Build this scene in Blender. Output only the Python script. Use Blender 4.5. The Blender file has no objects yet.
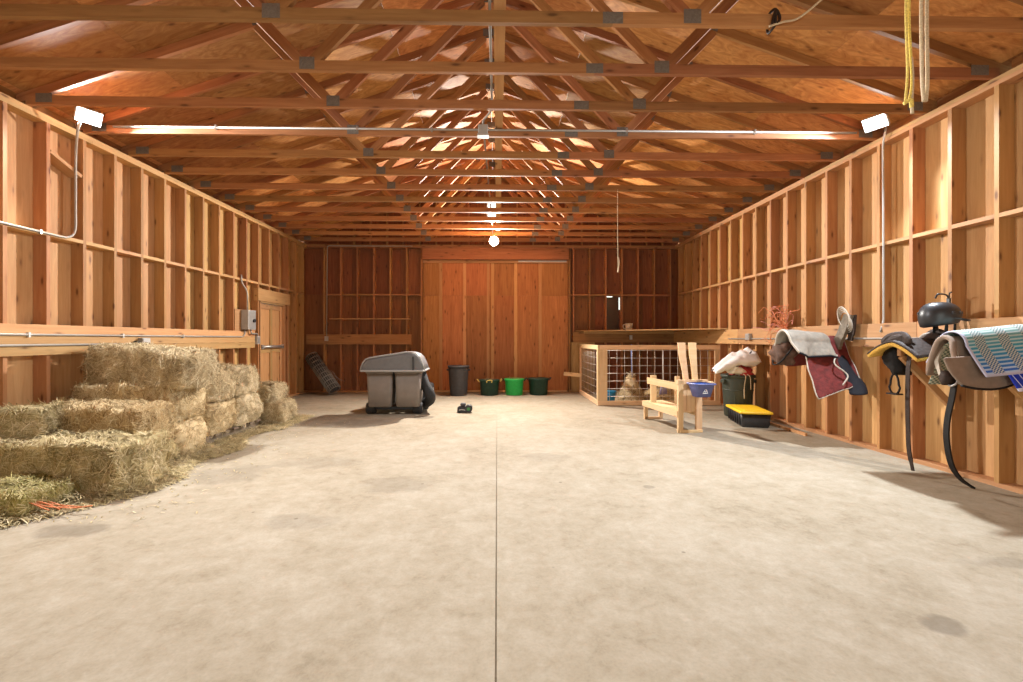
import bpy, bmesh, math, random
from math import sin, cos, pi, radians, sqrt
from mathutils import Vector, Matrix, noise

S = bpy.context.scene
COL = S.collection
V = Vector

# ------------------------------------------------------------------ dimensions
LX, RX = -4.70, 4.457          # interior faces of the side wall studs
BY = 10.95                      # interior face of the back wall studs
FY = -3.0                       # front of the barn (behind the camera)
WH = 3.66                       # wall height
SD = 0.14                       # stud depth
CX = -0.10                      # truss centre line
TS = 0.61                       # truss spacing

# ------------------------------------------------------------------ materials
MATS = {}


def nt_new(name):
    m = bpy.data.materials.new(name)
    m.use_nodes = True
    nt = m.node_tree
    b = nt.nodes['Principled BSDF']
    return m, nt, b


def N(nt, typ, **kw):
    n = nt.nodes.new(typ)
    for k, v in kw.items():
        if k in n.inputs:
            n.inputs[k].default_value = v
        else:
            setattr(n, k, v)
    return n


def ramp(nt, stops):
    r = nt.nodes.new('ShaderNodeValToRGB')
    e = r.color_ramp.elements
    e[0].position, e[0].color = stops[0][0], (*stops[0][1], 1)
    e[1].position, e[1].color = stops[-1][0], (*stops[-1][1], 1)
    for p, c in stops[1:-1]:
        x = e.new(p)
        x.color = (*c, 1)
    return r


def mixc(nt, fac, a, b, blend='MIX'):
    m = nt.nodes.new('ShaderNodeMix')
    m.data_type = 'RGBA'
    m.blend_type = blend
    for sock, val in ((m.inputs[0], fac), (m.inputs[6], a), (m.inputs[7], b)):
        if hasattr(val, 'is_linked'):
            nt.links.new(val, sock)
        elif isinstance(val, (int, float)):
            sock.default_value = val
        else:
            sock.default_value = (*val, 1)
    return m.outputs[2]


def math_n(nt, op, a, b=None):
    m = nt.nodes.new('ShaderNodeMath')
    m.operation = op
    for i, val in enumerate((a, b)):
        if val is None:
            continue
        if hasattr(val, 'is_linked'):
            nt.links.new(val, m.inputs[i])
        else:
            m.inputs[i].default_value = val
    return m.outputs[0]


def wood(name, light, dark, knot, axis='X', rough=0.6, tone=0.35, knots=0.6, swirl=0.0, island=False, freq=14.0):
    """sawn timber or plywood: grain along one local axis, knots, each board its own tone"""
    m, nt, b = nt_new(name)
    L = nt.links.new
    tc = N(nt, 'ShaderNodeTexCoord')
    oi = N(nt, 'ShaderNodeObjectInfo')
    gi = N(nt, 'ShaderNodeNewGeometry')
    rnd = oi.outputs['Random']
    if island:
        rnd = math_n(nt, 'FRACT', math_n(nt, 'ADD', rnd, gi.outputs['Random Per Island']))
    off = N(nt, 'ShaderNodeCombineXYZ')
    L(math_n(nt, 'MULTIPLY', rnd, 71.0), off.inputs[0])
    L(math_n(nt, 'MULTIPLY', rnd, 37.0), off.inputs[1])
    L(math_n(nt, 'MULTIPLY', rnd, 53.0), off.inputs[2])
    add = N(nt, 'ShaderNodeVectorMath', operation='ADD')
    L(tc.outputs['Object'], add.inputs[0])
    L(off.outputs[0], add.inputs[1])
    sc = {'X': (1, freq, freq), 'Y': (freq, 1, freq), 'Z': (freq, freq, 1)}[axis]
    mp = N(nt, 'ShaderNodeMapping')
    mp.inputs['Scale'].default_value = sc
    L(add.outputs[0], mp.inputs[0])
    n1 = N(nt, 'ShaderNodeTexNoise', Scale=1.6, Detail=5.0, Roughness=0.6, Distortion=0.4 + swirl)
    L(mp.outputs[0], n1.inputs['Vector'])
    n2 = N(nt, 'ShaderNodeTexNoise', Scale=1.1, Detail=2.0)
    L(add.outputs[0], n2.inputs['Vector'])
    r1 = ramp(nt, [(0.25, dark), (0.5, tuple(0.5 * (p + q) for p, q in zip(light, dark))), (0.72, light)])
    L(n1.outputs['Fac'], r1.inputs[0])
    # broad blotches
    c = mixc(nt, math_n(nt, 'MULTIPLY', n2.outputs['Fac'], 0.5), r1.outputs[0], dark)
    # knots
    mk = N(nt, 'ShaderNodeMapping')
    mk.inputs['Scale'].default_value = tuple(1.0 if q == 1 else 3.2 for q in sc)
    L(add.outputs[0], mk.inputs[0])
    vo = N(nt, 'ShaderNodeTexVoronoi', Scale=3.0)
    L(mk.outputs[0], vo.inputs['Vector'])
    rk = ramp(nt, [(0.07, (1, 1, 1)), (0.15, (0.25, 0.25, 0.25)), (0.26, (0, 0, 0))])
    L(vo.outputs['Distance'], rk.inputs[0])
    c = mixc(nt, math_n(nt, 'MULTIPLY', rk.outputs[0], knots), c, knot)
    # per-board tone
    hs = N(nt, 'ShaderNodeHueSaturation')
    L(c, hs.inputs['Color'])
    L(math_n(nt, 'ADD', math_n(nt, 'MULTIPLY', rnd, 0.022), 0.489), hs.inputs['Hue'])
    L(math_n(nt, 'ADD', math_n(nt, 'MULTIPLY', math_n(nt, 'FRACT', math_n(nt, 'MULTIPLY', rnd, 7.3)), tone), 1.0 - tone * 0.5), hs.inputs['Value'])
    L(hs.outputs[0], b.inputs['Base Color'])
    b.inputs['Roughness'].default_value = rough
    b.inputs['Specular IOR Level'].default_value = 0.3
    bp = N(nt, 'ShaderNodeBump', Strength=0.12, Distance=0.01)
    L(n1.outputs['Fac'], bp.inputs['Height'])
    L(bp.outputs[0], b.inputs['Normal'])
    MATS[name] = m
    return m


def plain(name, col, rough=0.5, metal=0.0, var=0.12, scale=18, bump=0.0, spec=0.5):
    m, nt, b = nt_new(name)
    L = nt.links.new
    tc = N(nt, 'ShaderNodeTexCoord')
    n = N(nt, 'ShaderNodeTexNoise', Scale=scale, Detail=4.0)
    L(tc.outputs['Object'], n.inputs['Vector'])
    lo = tuple(c * (1 - var) for c in col)
    hi = tuple(min(1, c * (1 + var)) for c in col)
    r = ramp(nt, [(0.3, lo), (0.7, hi)])
    L(n.outputs['Fac'], r.inputs[0])
    L(r.outputs[0], b.inputs['Base Color'])
    b.inputs['Roughness'].default_value = rough
    b.inputs['Metallic'].default_value = metal
    b.inputs['Specular IOR Level'].default_value = spec
    if bump:
        bp = N(nt, 'ShaderNodeBump', Strength=bump, Distance=0.02)
        L(n.outputs['Fac'], bp.inputs['Height'])
        L(bp.outputs[0], b.inputs['Normal'])
    MATS[name] = m
    return m


def straw(name, cols):
    m, nt, b = nt_new(name)
    L = nt.links.new
    gi = N(nt, 'ShaderNodeNewGeometry')
    tc = N(nt, 'ShaderNodeTexCoord')
    n = N(nt, 'ShaderNodeTexNoise', Scale=5.0, Detail=5.0)
    L(tc.outputs['Object'], n.inputs['Vector'])
    f = math_n(nt, 'ADD', math_n(nt, 'MULTIPLY', gi.outputs['Random Per Island'], 0.75), math_n(nt, 'SUBTRACT', math_n(nt, 'MULTIPLY', n.outputs['Fac'], 0.8), 0.28))
    k = len(cols)
    r = ramp(nt, [(0.05 + 0.9 * i / (k - 1), c) for i, c in enumerate(cols)])
    L(f, r.inputs[0])
    L(r.outputs[0], b.inputs['Base Color'])
    b.inputs['Roughness'].default_value = 0.75
    b.inputs['Specular IOR Level'].default_value = 0.2
    MATS[name] = m
    return m


def emit(name, col, strength):
    m, nt, b = nt_new(name)
    b.inputs['Base Color'].default_value = (0.9, 0.9, 0.9, 1)
    b.inputs['Emission Color'].default_value = (*col, 1)
    b.inputs['Emission Strength'].default_value = strength
    MATS[name] = m
    return m


LUM = wood('lumber', (0.62, 0.37, 0.165), (0.46, 0.235, 0.092), (0.11, 0.035, 0.012), tone=0.34, knots=0.8)
TRUSSW = wood('truss_timber', (0.49, 0.235, 0.095), (0.28, 0.112, 0.04), (0.07, 0.022, 0.008), tone=0.42, knots=0.75)
STUDW = wood('fir_stud', (0.50, 0.265, 0.108), (0.35, 0.155, 0.055), (0.10, 0.03, 0.01), tone=0.30, knots=0.85)
LUMNEW = wood('fresh_pine', (0.78, 0.56, 0.34), (0.66, 0.42, 0.22), (0.28, 0.13, 0.05), tone=0.22, knots=0.6)
PLYZ = wood('siding_plywood', (0.65, 0.395, 0.165), (0.46, 0.24, 0.085), (0.10, 0.03, 0.012), axis='Z', tone=0.30, knots=0.7, swirl=0.5, island=True)
PLYB = wood('dark_siding_plywood', (0.31, 0.115, 0.042), (0.17, 0.055, 0.019), (0.07, 0.02, 0.01), axis='Z', tone=0.30, knots=0.8, swirl=0.5, island=True)
PLYR = wood('roof_plywood', (0.72, 0.36, 0.125), (0.33, 0.105, 0.03), (0.09, 0.02, 0.008), axis='X', tone=0.75, knots=0.6, swirl=2.6, island=True, freq=5.0)
OSB = wood('strand_board', (0.55, 0.36, 0.17), (0.24, 0.12, 0.045), (0.12, 0.05, 0.02), axis='Z', tone=0.1, knots=0.3, swirl=3.0)
DARKW = wood('weathered_pallet', (0.26, 0.19, 0.13), (0.14, 0.10, 0.07), (0.05, 0.03, 0.02))
STEEL = plain('galvanised_steel', (0.50, 0.48, 0.45), 0.42, 0.7, 0.08)
PLATE = plain('nail_plate_steel', (0.17, 0.145, 0.12), 0.6, 0.2, 0.15, 60, 0.4)
CONDUIT = plain('conduit_metal', (0.36, 0.325, 0.28), 0.5, 0.3, 0.06)
GREYBOX = plain('grey_enamel', (0.42, 0.40, 0.37), 0.5, 0.1, 0.08)
WHITEP = plain('white_plastic', (0.8, 0.8, 0.8), 0.4, 0, 0.04)
BLACKP = plain('black_plastic', (0.02, 0.02, 0.022), 0.45, 0, 0.2)
DARKGREY = plain('dark_grey_plastic', (0.055, 0.055, 0.06), 0.5, 0, 0.12)
RUBBER = plain('black_rubber', (0.018, 0.018, 0.018), 0.8, 0, 0.25, 40, 0.3)
BAGGER = plain('grey_hood_plastic', (0.135, 0.13, 0.13), 0.45, 0, 0.08)
BINMAT = plain('taupe_bin_plastic', (0.185, 0.15, 0.12), 0.6, 0, 0.1, 8)
HOODEDGE = plain('pale_grey_edge', (0.34, 0.33, 0.315), 0.5, 0, 0.06)
GREENDK = plain('dark_green_plastic', (0.008, 0.045, 0.028), 0.5, 0, 0.15)
GREENBR = plain('bright_green_plastic', (0.02, 0.50, 0.10), 0.45, 0, 0.08)
GREENOL = plain('olive_green_plastic', (0.035, 0.042, 0.028), 0.55, 0, 0.15)
MOWERP = plain('dark_red_mower_paint', (0.07, 0.016, 0.014), 0.35, 0.1, 0.08)
TRACTOR = plain('green_tractor_paint', (0.03, 0.17, 0.04), 0.35, 0.1, 0.08)
YELLOW = plain('yellow_plastic', (0.85, 0.52, 0.015), 0.45, 0, 0.06)
BLUETUB = plain('blue_purple_plastic', (0.10, 0.12, 0.30), 0.45, 0, 0.1)
BLUEIN = plain('bright_blue_plastic', (0.008, 0.09, 0.42), 0.4, 0, 0.1)
TEALB = plain('teal_blue_plastic', (0.01, 0.17, 0.32), 0.4, 0, 0.1)
ROPEY = plain('yellow_rope', (0.80, 0.60, 0.15), 0.8, 0, 0.3, 120, 0.3)
ROPEW = plain('cream_rope', (0.60, 0.47, 0.31), 0.85, 0, 0.2, 120, 0.3)
TWINE = plain('orange_twine', (0.66, 0.22, 0.09), 0.8, 0, 0.25, 60)
TWINEP = plain('pink_twine', (0.66, 0.27, 0.22), 0.8, 0, 0.25, 60)
LEATHER = plain('dark_leather', (0.032, 0.018, 0.012), 0.65, 0, 0.3, 25, 0.3, 0.25)
BLACKL = plain('black_leather', (0.010, 0.008, 0.007), 0.65, 0, 0.4, 25, 0.2, 0.25)
SUEDE = plain('taupe_suede', (0.24, 0.17, 0.125), 0.9, 0, 0.14, 14, 0.2)
FLEECE = plain('yellow_fleece', (0.55, 0.31, 0.05), 0.95, 0, 0.25, 70, 0.6)
MAROON = plain('maroon_cloth', (0.15, 0.018, 0.015), 0.85, 0, 0.3, 22, 0.3)
GREYCL = plain('beige_grey_cloth', (0.27, 0.235, 0.19), 0.9, 0, 0.18, 16, 0.3)
BROWNCL = plain('brown_padded_cloth', (0.10, 0.048, 0.028), 0.8, 0, 0.3, 14, 0.3)
NAVY = plain('navy_lining', (0.006, 0.006, 0.012), 0.8, 0, 0.2, 14)
PIPING = plain('cream_binding', (0.50, 0.44, 0.36), 0.8, 0, 0.1)
LILAC = plain('lilac_white_binding', (0.66, 0.66, 0.80), 0.85, 0, 0.1)
BAGWHITE = plain('white_feed_sack', (0.78, 0.77, 0.76), 0.6, 0, 0.06, 10, 0.3)
REDCL = plain('red_cloth', (0.45, 0.035, 0.03), 0.85, 0, 0.3, 20)
BLUEST = plain('blue_handle_paint', (0.10, 0.16, 0.42), 0.5, 0, 0.15)
PURPLE = plain('pale_purple_paint', (0.42, 0.34, 0.50), 0.5, 0, 0.15)
WIRE = plain('welded_wire', (0.62, 0.55, 0.47), 0.45, 0.5, 0.1)
FENCEW = plain('dark_fence_wire', (0.33, 0.30, 0.26), 0.5, 0.6, 0.2)
CUPW = plain('cream_cup', (0.75, 0.68, 0.55), 0.4, 0, 0.05)
HELMET = plain('matte_black_shell', (0.02, 0.02, 0.022), 0.38, 0, 0.15)
STRAWDRY = straw('dry_hay', [(0.16, 0.11, 0.05), (0.42, 0.31, 0.165), (0.56, 0.44, 0.26), (0.74, 0.62, 0.42)])
STRAWORG = straw('orange_hay', [(0.16, 0.09, 0.035), (0.42, 0.285, 0.13), (0.57, 0.42, 0.22), (0.72, 0.59, 0.37)])
STRAWGRN = straw('green_hay', [(0.15, 0.11, 0.042), (0.39, 0.30, 0.135), (0.54, 0.42, 0.22), (0.70, 0.57, 0.37)])
STRAWYEL = straw('yellow_green_hay', [(0.15, 0.125, 0.03), (0.38, 0.32, 0.10), (0.51, 0.42, 0.18), (0.64, 0.51, 0.29)])
LENS = emit('lamp_lens_glow', (0.92, 0.96, 1.0), 14.0)
LENSB = emit('back_lamp_glow', (1.0, 0.97, 0.92), 60.0)


def concrete():
    m, nt, b = nt_new('trowelled_concrete')
    L = nt.links.new
    tc = N(nt, 'ShaderNodeTexCoord')
    n1 = N(nt, 'ShaderNodeTexNoise', Scale=1.1, Detail=8.0, Roughness=0.65, Distortion=0.6)
    n2 = N(nt, 'ShaderNodeTexNoise', Scale=6.0, Detail=8.0, Roughness=0.7, Distortion=0.3)
    n3 = N(nt, 'ShaderNodeTexNoise', Scale=70.0, Detail=3.0)
    n4 = N(nt, 'ShaderNodeTexNoise', Scale=24.0, Detail=8.0, Roughness=0.75, Distortion=0.5)
    for n in (n1, n2, n3, n4):
        L(tc.outputs['Object'], n.inputs['Vector'])
    r = ramp(nt, [(0.32, (0.195, 0.153, 0.100)), (0.46, (0.30, 0.248, 0.175)), (0.62, (0.38, 0.328, 0.252))])
    f = math_n(nt, 'ADD', math_n(nt, 'MULTIPLY', n1.outputs['Fac'], 0.36), math_n(nt, 'ADD', math_n(nt, 'MULTIPLY', n2.outputs['Fac'], 0.40), math_n(nt, 'MULTIPLY', n4.outputs['Fac'], 0.24)))
    L(f, r.inputs[0])
    c = mixc(nt, math_n(nt, 'MAXIMUM', math_n(nt, 'MULTIPLY', math_n(nt, 'SUBTRACT', n3.outputs['Fac'], 0.45), 0.8), 0.0), r.outputs[0], (0.2, 0.16, 0.12))
    # old spills and, behind the mower, its painted shadow: ovals with their own outline, and a scatter of small specks
    sx = N(nt, 'ShaderNodeSeparateXYZ')
    wob = N(nt, 'ShaderNodeTexNoise', Scale=4.0, Detail=6.0)
    L(tc.outputs['Object'], wob.inputs['Vector'])
    L(tc.outputs['Object'], sx.inputs[0])
    w = math_n(nt, 'MULTIPLY', math_n(nt, 'SUBTRACT', wob.outputs['Fac'], 0.5), 2.6)
    for (px, py, rx, ry, k) in ((-2.93, 3.08, .26, .13, .45), (-3.22, 2.68, .12, .07, .5), (-2.6, 4.35, .38, .3, .28), (-1.9, 4.75, .5, .26, .22), (2.06, 2.0, .11, .09, .5), (2.95, 2.55, .25, .08, .3),
                                (-0.9, 4.0, .35, .25, .25), (-1.45, 3.2, .28, .16, .25), (1.35, 3.9, .06, .05, .4), (0.55, 4.9, .3, .2, .2), (-2.2, 7.0, .55, .28, .30), (-1.25, 7.45, .22, .16, .6), (-3.2, 1.95, .3, .1, .25), (-2.6, 1.9, .06, .05, .5)):
        dx = math_n(nt, 'DIVIDE', math_n(nt, 'SUBTRACT', sx.outputs[0], px), rx)
        dy = math_n(nt, 'DIVIDE', math_n(nt, 'SUBTRACT', sx.outputs[1], py), ry)
        d = math_n(nt, 'ADD', math_n(nt, 'ADD', math_n(nt, 'MULTIPLY', dx, dx), math_n(nt, 'MULTIPLY', dy, dy)), w)
        rr = ramp(nt, [(0.45, (1, 1, 1)), (1.0, (0, 0, 0))])
        L(d, rr.inputs[0])
        c = mixc(nt, math_n(nt, 'MULTIPLY', rr.outputs[0], k), c, (0.11, 0.085, 0.06))
    vo = N(nt, 'ShaderNodeTexVoronoi', Scale=2.3)
    L(tc.outputs['Object'], vo.inputs['Vector'])
    rs = ramp(nt, [(0.025, (1, 1, 1)), (0.04, (0, 0, 0))])
    L(vo.outputs['Distance'], rs.inputs[0])
    c = mixc(nt, math_n(nt, 'MULTIPLY', rs.outputs[0], 0.6), c, (0.12, 0.09, 0.06))
    L(c, b.inputs['Base Color'])
    b.inputs['Roughness'].default_value = 0.85
    b.inputs['Specular IOR Level'].default_value = 0.12
    bp = N(nt, 'ShaderNodeBump', Strength=0.15, Distance=0.01)
    L(n2.outputs['Fac'], bp.inputs['Height'])
    L(bp.outputs[0], b.inputs['Normal'])
    return m


CONC = concrete()


def woven(name, base):
    """striped saddle blanket, drawn in its own u (along the rack) and v (down the drape)"""
    m, nt, b = nt_new(name)
    L = nt.links.new
    uv = N(nt, 'ShaderNodeUVMap')
    sx = N(nt, 'ShaderNodeSeparateXYZ')
    L(uv.outputs[0], sx.inputs[0])
    u, v = sx.outputs[0], sx.outputs[1]
    ch = N(nt, 'ShaderNodeTexChecker', Scale=1.0)
    cmb = N(nt, 'ShaderNodeCombineXYZ')
    L(math_n(nt, 'MULTIPLY', u, 44.0 if base == 'teal' else 22.0), cmb.inputs[0])
    L(math_n(nt, 'MULTIPLY', v, 74.0 if base == 'teal' else 40.0), cmb.inputs[1])
    L(cmb.outputs[0], ch.inputs['Vector'])
    if base == 'teal':
        g = ramp(nt, [(0.0, (0.015, 0.07, 0.42)), (0.12, (0.02, 0.17, 0.50)), (0.27, (0.03, 0.30, 0.48)), (0.42, (0.15, 0.32, 0.33)), (0.5, (0.34, 0.42, 0.34)), (1.0, (0.30, 0.40, 0.32))])
        L(v, g.inputs[0])
        bars = math_n(nt, 'GREATER_THAN', math_n(nt, 'FRACT', math_n(nt, 'MULTIPLY', v, 26.0)), 0.55)
        light = mixc(nt, 0.6, g.outputs[0], (0.62, 0.74, 0.76))
        barcol = mixc(nt, bars, g.outputs[0], light)
        dark = mixc(nt, 0.55, g.outputs[0], (0.01, 0.03, 0.06))
        dots = mixc(nt, ch.outputs['Fac'], (0.50, 0.55, 0.53), dark)
        col = math_n(nt, 'GREATER_THAN', math_n(nt, 'FRACT', math_n(nt, 'ADD', math_n(nt, 'MULTIPLY', u, 3.0), 0.62)), 0.45)
        c = mixc(nt, col, dots, barcol)
        edge = math_n(nt, 'MAXIMUM', math_n(nt, 'LESS_THAN', u, 0.035), math_n(nt, 'LESS_THAN', v, 0.022))
        c = mixc(nt, edge, c, (0.45, 0.45, 0.58))
    elif base == 'green':
        c = mixc(nt, ch.outputs['Fac'], (0.60, 0.60, 0.47), (0.16, 0.21, 0.16))
    else:
        st = math_n(nt, 'GREATER_THAN', math_n(nt, 'FRACT', math_n(nt, 'ADD', math_n(nt, 'MULTIPLY', u, 7.0), math_n(nt, 'MULTIPLY', v, 3.0))), 0.86)
        c = mixc(nt, st, (0.012, 0.035, 0.42), (0.6, 0.66, 0.85))
        edge = math_n(nt, 'LESS_THAN', v, 0.03)
        c = mixc(nt, edge, c, (0.66, 0.66, 0.82))
    L(c, b.inputs['Base Color'])
    b.inputs['Roughness'].default_value = 0.9
    return m


PADTEAL = woven('teal_woven_blanket', 'teal')
PADGREEN = woven('green_flecked_weave', 'green')
PADBLUE = woven('royal_blue_blanket', 'blue')


def slab_glass():
    m, nt, b = nt_new('smoky_acrylic')
    b.inputs['Base Color'].default_value = (0.05, 0.03, 0.025, 1)
    b.inputs['Roughness'].default_value = 0.12
    return m


ACRYLIC = slab_glass()


# ------------------------------------------------------------------ object helpers
def link(name, mesh, mat=None, parent=None):
    o = bpy.data.objects.new(name, mesh)
    COL.objects.link(o)
    if mat and not mesh.materials:
        mesh.materials.append(mat)
    if parent:
        o.parent = parent
    return o


def tag(o, label, cat, group=None, kind=None):
    o['label'] = label
    o['category'] = cat
    if group:
        o['group'] = group
    if kind:
        o['kind'] = kind
    return o


def thing(name, label, cat, loc=(0, 0, 0), rz=0.0, group=None, kind=None):
    o = bpy.data.objects.new(name, None)
    o.empty_display_size = 0.1
    COL.objects.link(o)
    o.location = loc
    o.rotation_euler = (0, 0, rz)
    return tag(o, label, cat, group, kind)


def copy_tree(o, parent=None):
    c = o.copy()
    COL.objects.link(c)
    if parent:
        c.parent = parent
    for ch in o.children:
        copy_tree(ch, c)
    return c


class MB:
    """collects shapes into one mesh"""

    def __init__(self):
        self.v, self.f, self.s, self.uv = [], [], [], []

    def box(self, c, d, rot=None):
        cx, cy, cz = c
        a, b_, e = d[0] / 2, d[1] / 2, d[2] / 2
        n = len(self.v)
        for sx in (-1, 1):
            for sy in (-1, 1):
                for sz in (-1, 1):
                    p = V((sx * a, sy * b_, sz * e))
                    if rot:
                        p = rot @ p
                    self.v.append(p + V(c))
        for q in ((0, 1, 3, 2), (4, 6, 7, 5), (0, 4, 5, 1), (2, 3, 7, 6), (0, 2, 6, 4), (1, 5, 7, 3)):
            self.f.append([n + i for i in q])
            self.s.append(False)
        return self

    def bar(self, p0, p1, w, t, up=(0, 0, 1)):
        p0, p1 = V(p0), V(p1)
        x = (p1 - p0)
        ln = x.length
        x.normalize()
        z = V(up)
        z = (z - x * z.dot(x)).normalized()
        y = z.cross(x)
        rot = Matrix((x, y, z)).transposed()
        return self.box((p0 + p1) / 2, (ln, w, t), rot)

    def tube(self, pts, r, seg=8, closed=False, cap=True):
        pts = [V(p) for p in pts]
        n0 = len(self.v)
        m = len(pts)
        rs = r if isinstance(r, (list, tuple)) else [r] * m
        up = None
        for i, p in enumerate(pts):
            a = pts[(i - 1) % m] if (closed or i > 0) else p
            b_ = pts[(i + 1) % m] if (closed or i < m - 1) else p
            d = (b_ - a)
            if d.length < 1e-9:
                d = V((0, 0, 1))
            d.normalize()
            if up is None:
                up = V((0, 0, 1)) if abs(d.z) < 0.9 else V((1, 0, 0))
            up = (up - d * up.dot(d))
            if up.length < 1e-6:
                up = V((0.3, 0.9, 0.1))
                up = up - d * up.dot(d)
            up.normalize()
            sd = d.cross(up)
            for j in range(seg):
                an = 2 * pi * j / seg
                self.v.append(p + (up * cos(an) + sd * sin(an)) * rs[i])
        for i in range(m if closed else m - 1):
            for j in range(seg):
                a = n0 + i * seg + j
                b_ = n0 + i * seg + (j + 1) % seg
                k = (i + 1) % m
                c_ = n0 + k * seg + (j + 1) % seg
                d_ = n0 + k * seg + j
                self.f.append([a, d_, c_, b_])
                self.s.append(True)
        if cap and not closed:
            self.f.append([n0 + j for j in range(seg)])
            self.s.append(False)
            self.f.append([n0 + (m - 1) * seg + j for j in reversed(range(seg))])
            self.s.append(False)
        return self

    def loft(self, rings, cap0=True, cap1=True, smooth=True, closed=True):
        n0 = len(self.v)
        k = len(rings[0])
        for rg in rings:
            self.v.extend(V(p) for p in rg)
        for i in range(len(rings) - 1):
            for j in range(k if closed else k - 1):
                a = n0 + i * k + j
                b_ = n0 + i * k + (j + 1) % k
                self.f.append([a, b_, b_ + k, a + k])
                self.s.append(smooth)
        if cap0:
            self.f.append([n0 + j for j in reversed(range(k))])
            self.s.append(False)
        if cap1:
            self.f.append([n0 + (len(rings) - 1) * k + j for j in range(k)])
            self.s.append(False)
        return self

    def lathe(self, prof, c=(0, 0, 0), seg=28, sx=1.0, sy=1.0):
        rings = [[V((c[0] + r * sx * cos(2 * pi * j / seg), c[1] + r * sy * sin(2 * pi * j / seg), c[2] + z)) for j in range(seg)] for r, z in prof]
        return self.loft(rings, prof[0][0] > 1e-4, prof[-1][0] > 1e-4)

    def prism(self, poly, d, f=lambda p, q: (p[0], q, p[1])):
        """poly in a plane, extruded between d[0] and d[1]"""
        return self.loft([[f(p, d[0]) for p in poly], [f(p, d[1]) for p in poly]], smooth=False)

    def grid(self, fn, nu, nv, smooth=True):
        n0 = len(self.v)
        for i in range(nu + 1):
            for j in range(nv + 1):
                self.v.append(V(fn(i / nu, j / nv)))
        k = nv + 1
        for i in range(nu):
            for j in range(nv):
                self.f.append([n0 + i * k + j, n0 + (i + 1) * k + j, n0 + (i + 1) * k + j + 1, n0 + i * k + j + 1])
                self.s.append(smooth)
                self.uv.append([(i / nu, j / nv), ((i + 1) / nu, j / nv), ((i + 1) / nu, (j + 1) / nv), (i / nu, (j + 1) / nv)])
        return self

    def mesh(self, name, fix=True):
        me = bpy.data.meshes.new(name)
        me.from_pydata([tuple(p) for p in self.v], [], self.f)
        me.polygons.foreach_set('use_smooth', self.s)
        if self.uv and len(self.uv) == len(self.f):
            l = me.uv_layers.new(name='UVMap')
            i = 0
            for q in self.uv:
                for w in q:
                    l.data[i].uv = w
                    i += 1
        if fix:
            bm = bmesh.new()
            bm.from_mesh(me)
            bmesh.ops.recalc_face_normals(bm, faces=bm.faces)
            bm.to_mesh(me)
            bm.free()
        me.update()
        return me

    def build(self, name, mat, parent=None, bevel=0.0, fix=True):
        o = link(name, self.mesh(name, fix), mat, parent)
        if bevel:
            m = o.modifiers.new('bevel', 'BEVEL')
            m.width = bevel
            m.segments = 2
            m.limit_method = 'ANGLE'
        return o


def solid(o, t, off=-1.0, sub=0):
    m = o.modifiers.new('thickness', 'SOLIDIFY')
    m.thickness = t
    m.offset = off
    if sub:
        s = o.modifiers.new('smooth', 'SUBSURF')
        s.levels = s.render_levels = sub
    return o


BOARDS = {}


def board(name, p0, p1, w, t, mat, parent=None, up=(0, 0, 1)):
    """a sawn board: length from p0 to p1, w across, t along the up hint; its local X is the grain"""
    p0, p1 = V(p0), V(p1)
    x = p1 - p0
    ln = round(x.length, 4)
    x.normalize()
    z = V(up)
    z = (z - x * z.dot(x)).normalized()
    y = z.cross(x)
    key = (ln, w, t, mat.name)
    me = BOARDS.get(key)
    if me is None:
        me = MB().box((0, 0, 0), (ln, w, t)).mesh(name)
        me.materials.append(mat)
        BOARDS[key] = me
    o = link(name, me, None, parent)
    mw = Matrix((x, y, z)).transposed().to_4x4()
    mw.translation = (p0 + p1) / 2
    o.matrix_local = mw
    return o


def arc_pts(pts, k=6, r=0.08):
    """round the corners of a polyline (bent conduit)"""
    pts = [V(p) for p in pts]
    out = [pts[0]]
    for i in range(1, len(pts) - 1):
        a, b_, c = pts[i - 1], pts[i], pts[i + 1]
        d0, d1 = (a - b_), (c - b_)
        rr = min(r, d0.length * 0.45, d1.length * 0.45)
        s0, s1 = b_ + d0.normalized() * rr, b_ + d1.normalized() * rr
        for j in range(k + 1):
            t = j / k
            out.append(s0 * (1 - t) ** 2 + b_ * 2 * t * (1 - t) + s1 * t * t)
    out.append(pts[-1])
    return out


def spline(pts, k=8):
    """Catmull-Rom through the points"""
    pts = [V(p) for p in pts]
    P = [pts[0] * 2 - pts[1]] + pts + [pts[-1] * 2 - pts[-2]]
    out = []
    for i in range(1, len(P) - 2):
        a, b_, c, d = P[i - 1], P[i], P[i + 1], P[i + 2]
        for j in range(k):
            t = j / k
            out.append(0.5 * ((2 * b_) + (c - a) * t + (2 * a - 5 * b_ + 4 * c - d) * t * t + (3 * b_ - a - 3 * c + d) * t ** 3))
    out.append(pts[-1])
    return out


# ------------------------------------------------------------------ the shell
fl = MB()
J = 0.004
for x0, x1 in ((LX - 0.3, -0.005 - J), (-0.005 + J, RX + 0.3)):
    fl.box(((x0 + x1) / 2, (FY + 11.3) / 2, -0.05), (x1 - x0, 11.3 - FY, 0.1))
fl.box((0, (FY + 11.3) / 2, -0.056), (0.2, 11.3 - FY, 0.088))
tag(fl.build('floor', CONC), 'worn beige concrete floor slab with a long straight centre joint', 'floor', kind='structure')


def blocks_for(parent, wall_x, sgn, ys, z, skip=lambda y: False):
    for i in range(len(ys) - 1):
        a, b_ = ys[i] + 0.038, ys[i + 1]
        if b_ - a < 0.05 or skip((a + b_) / 2):
            continue
        board('blocking', (wall_x + sgn * 0.07, a, z), (wall_x + sgn * 0.07, b_, z), 0.14, 0.038, LUM, parent)


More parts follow.
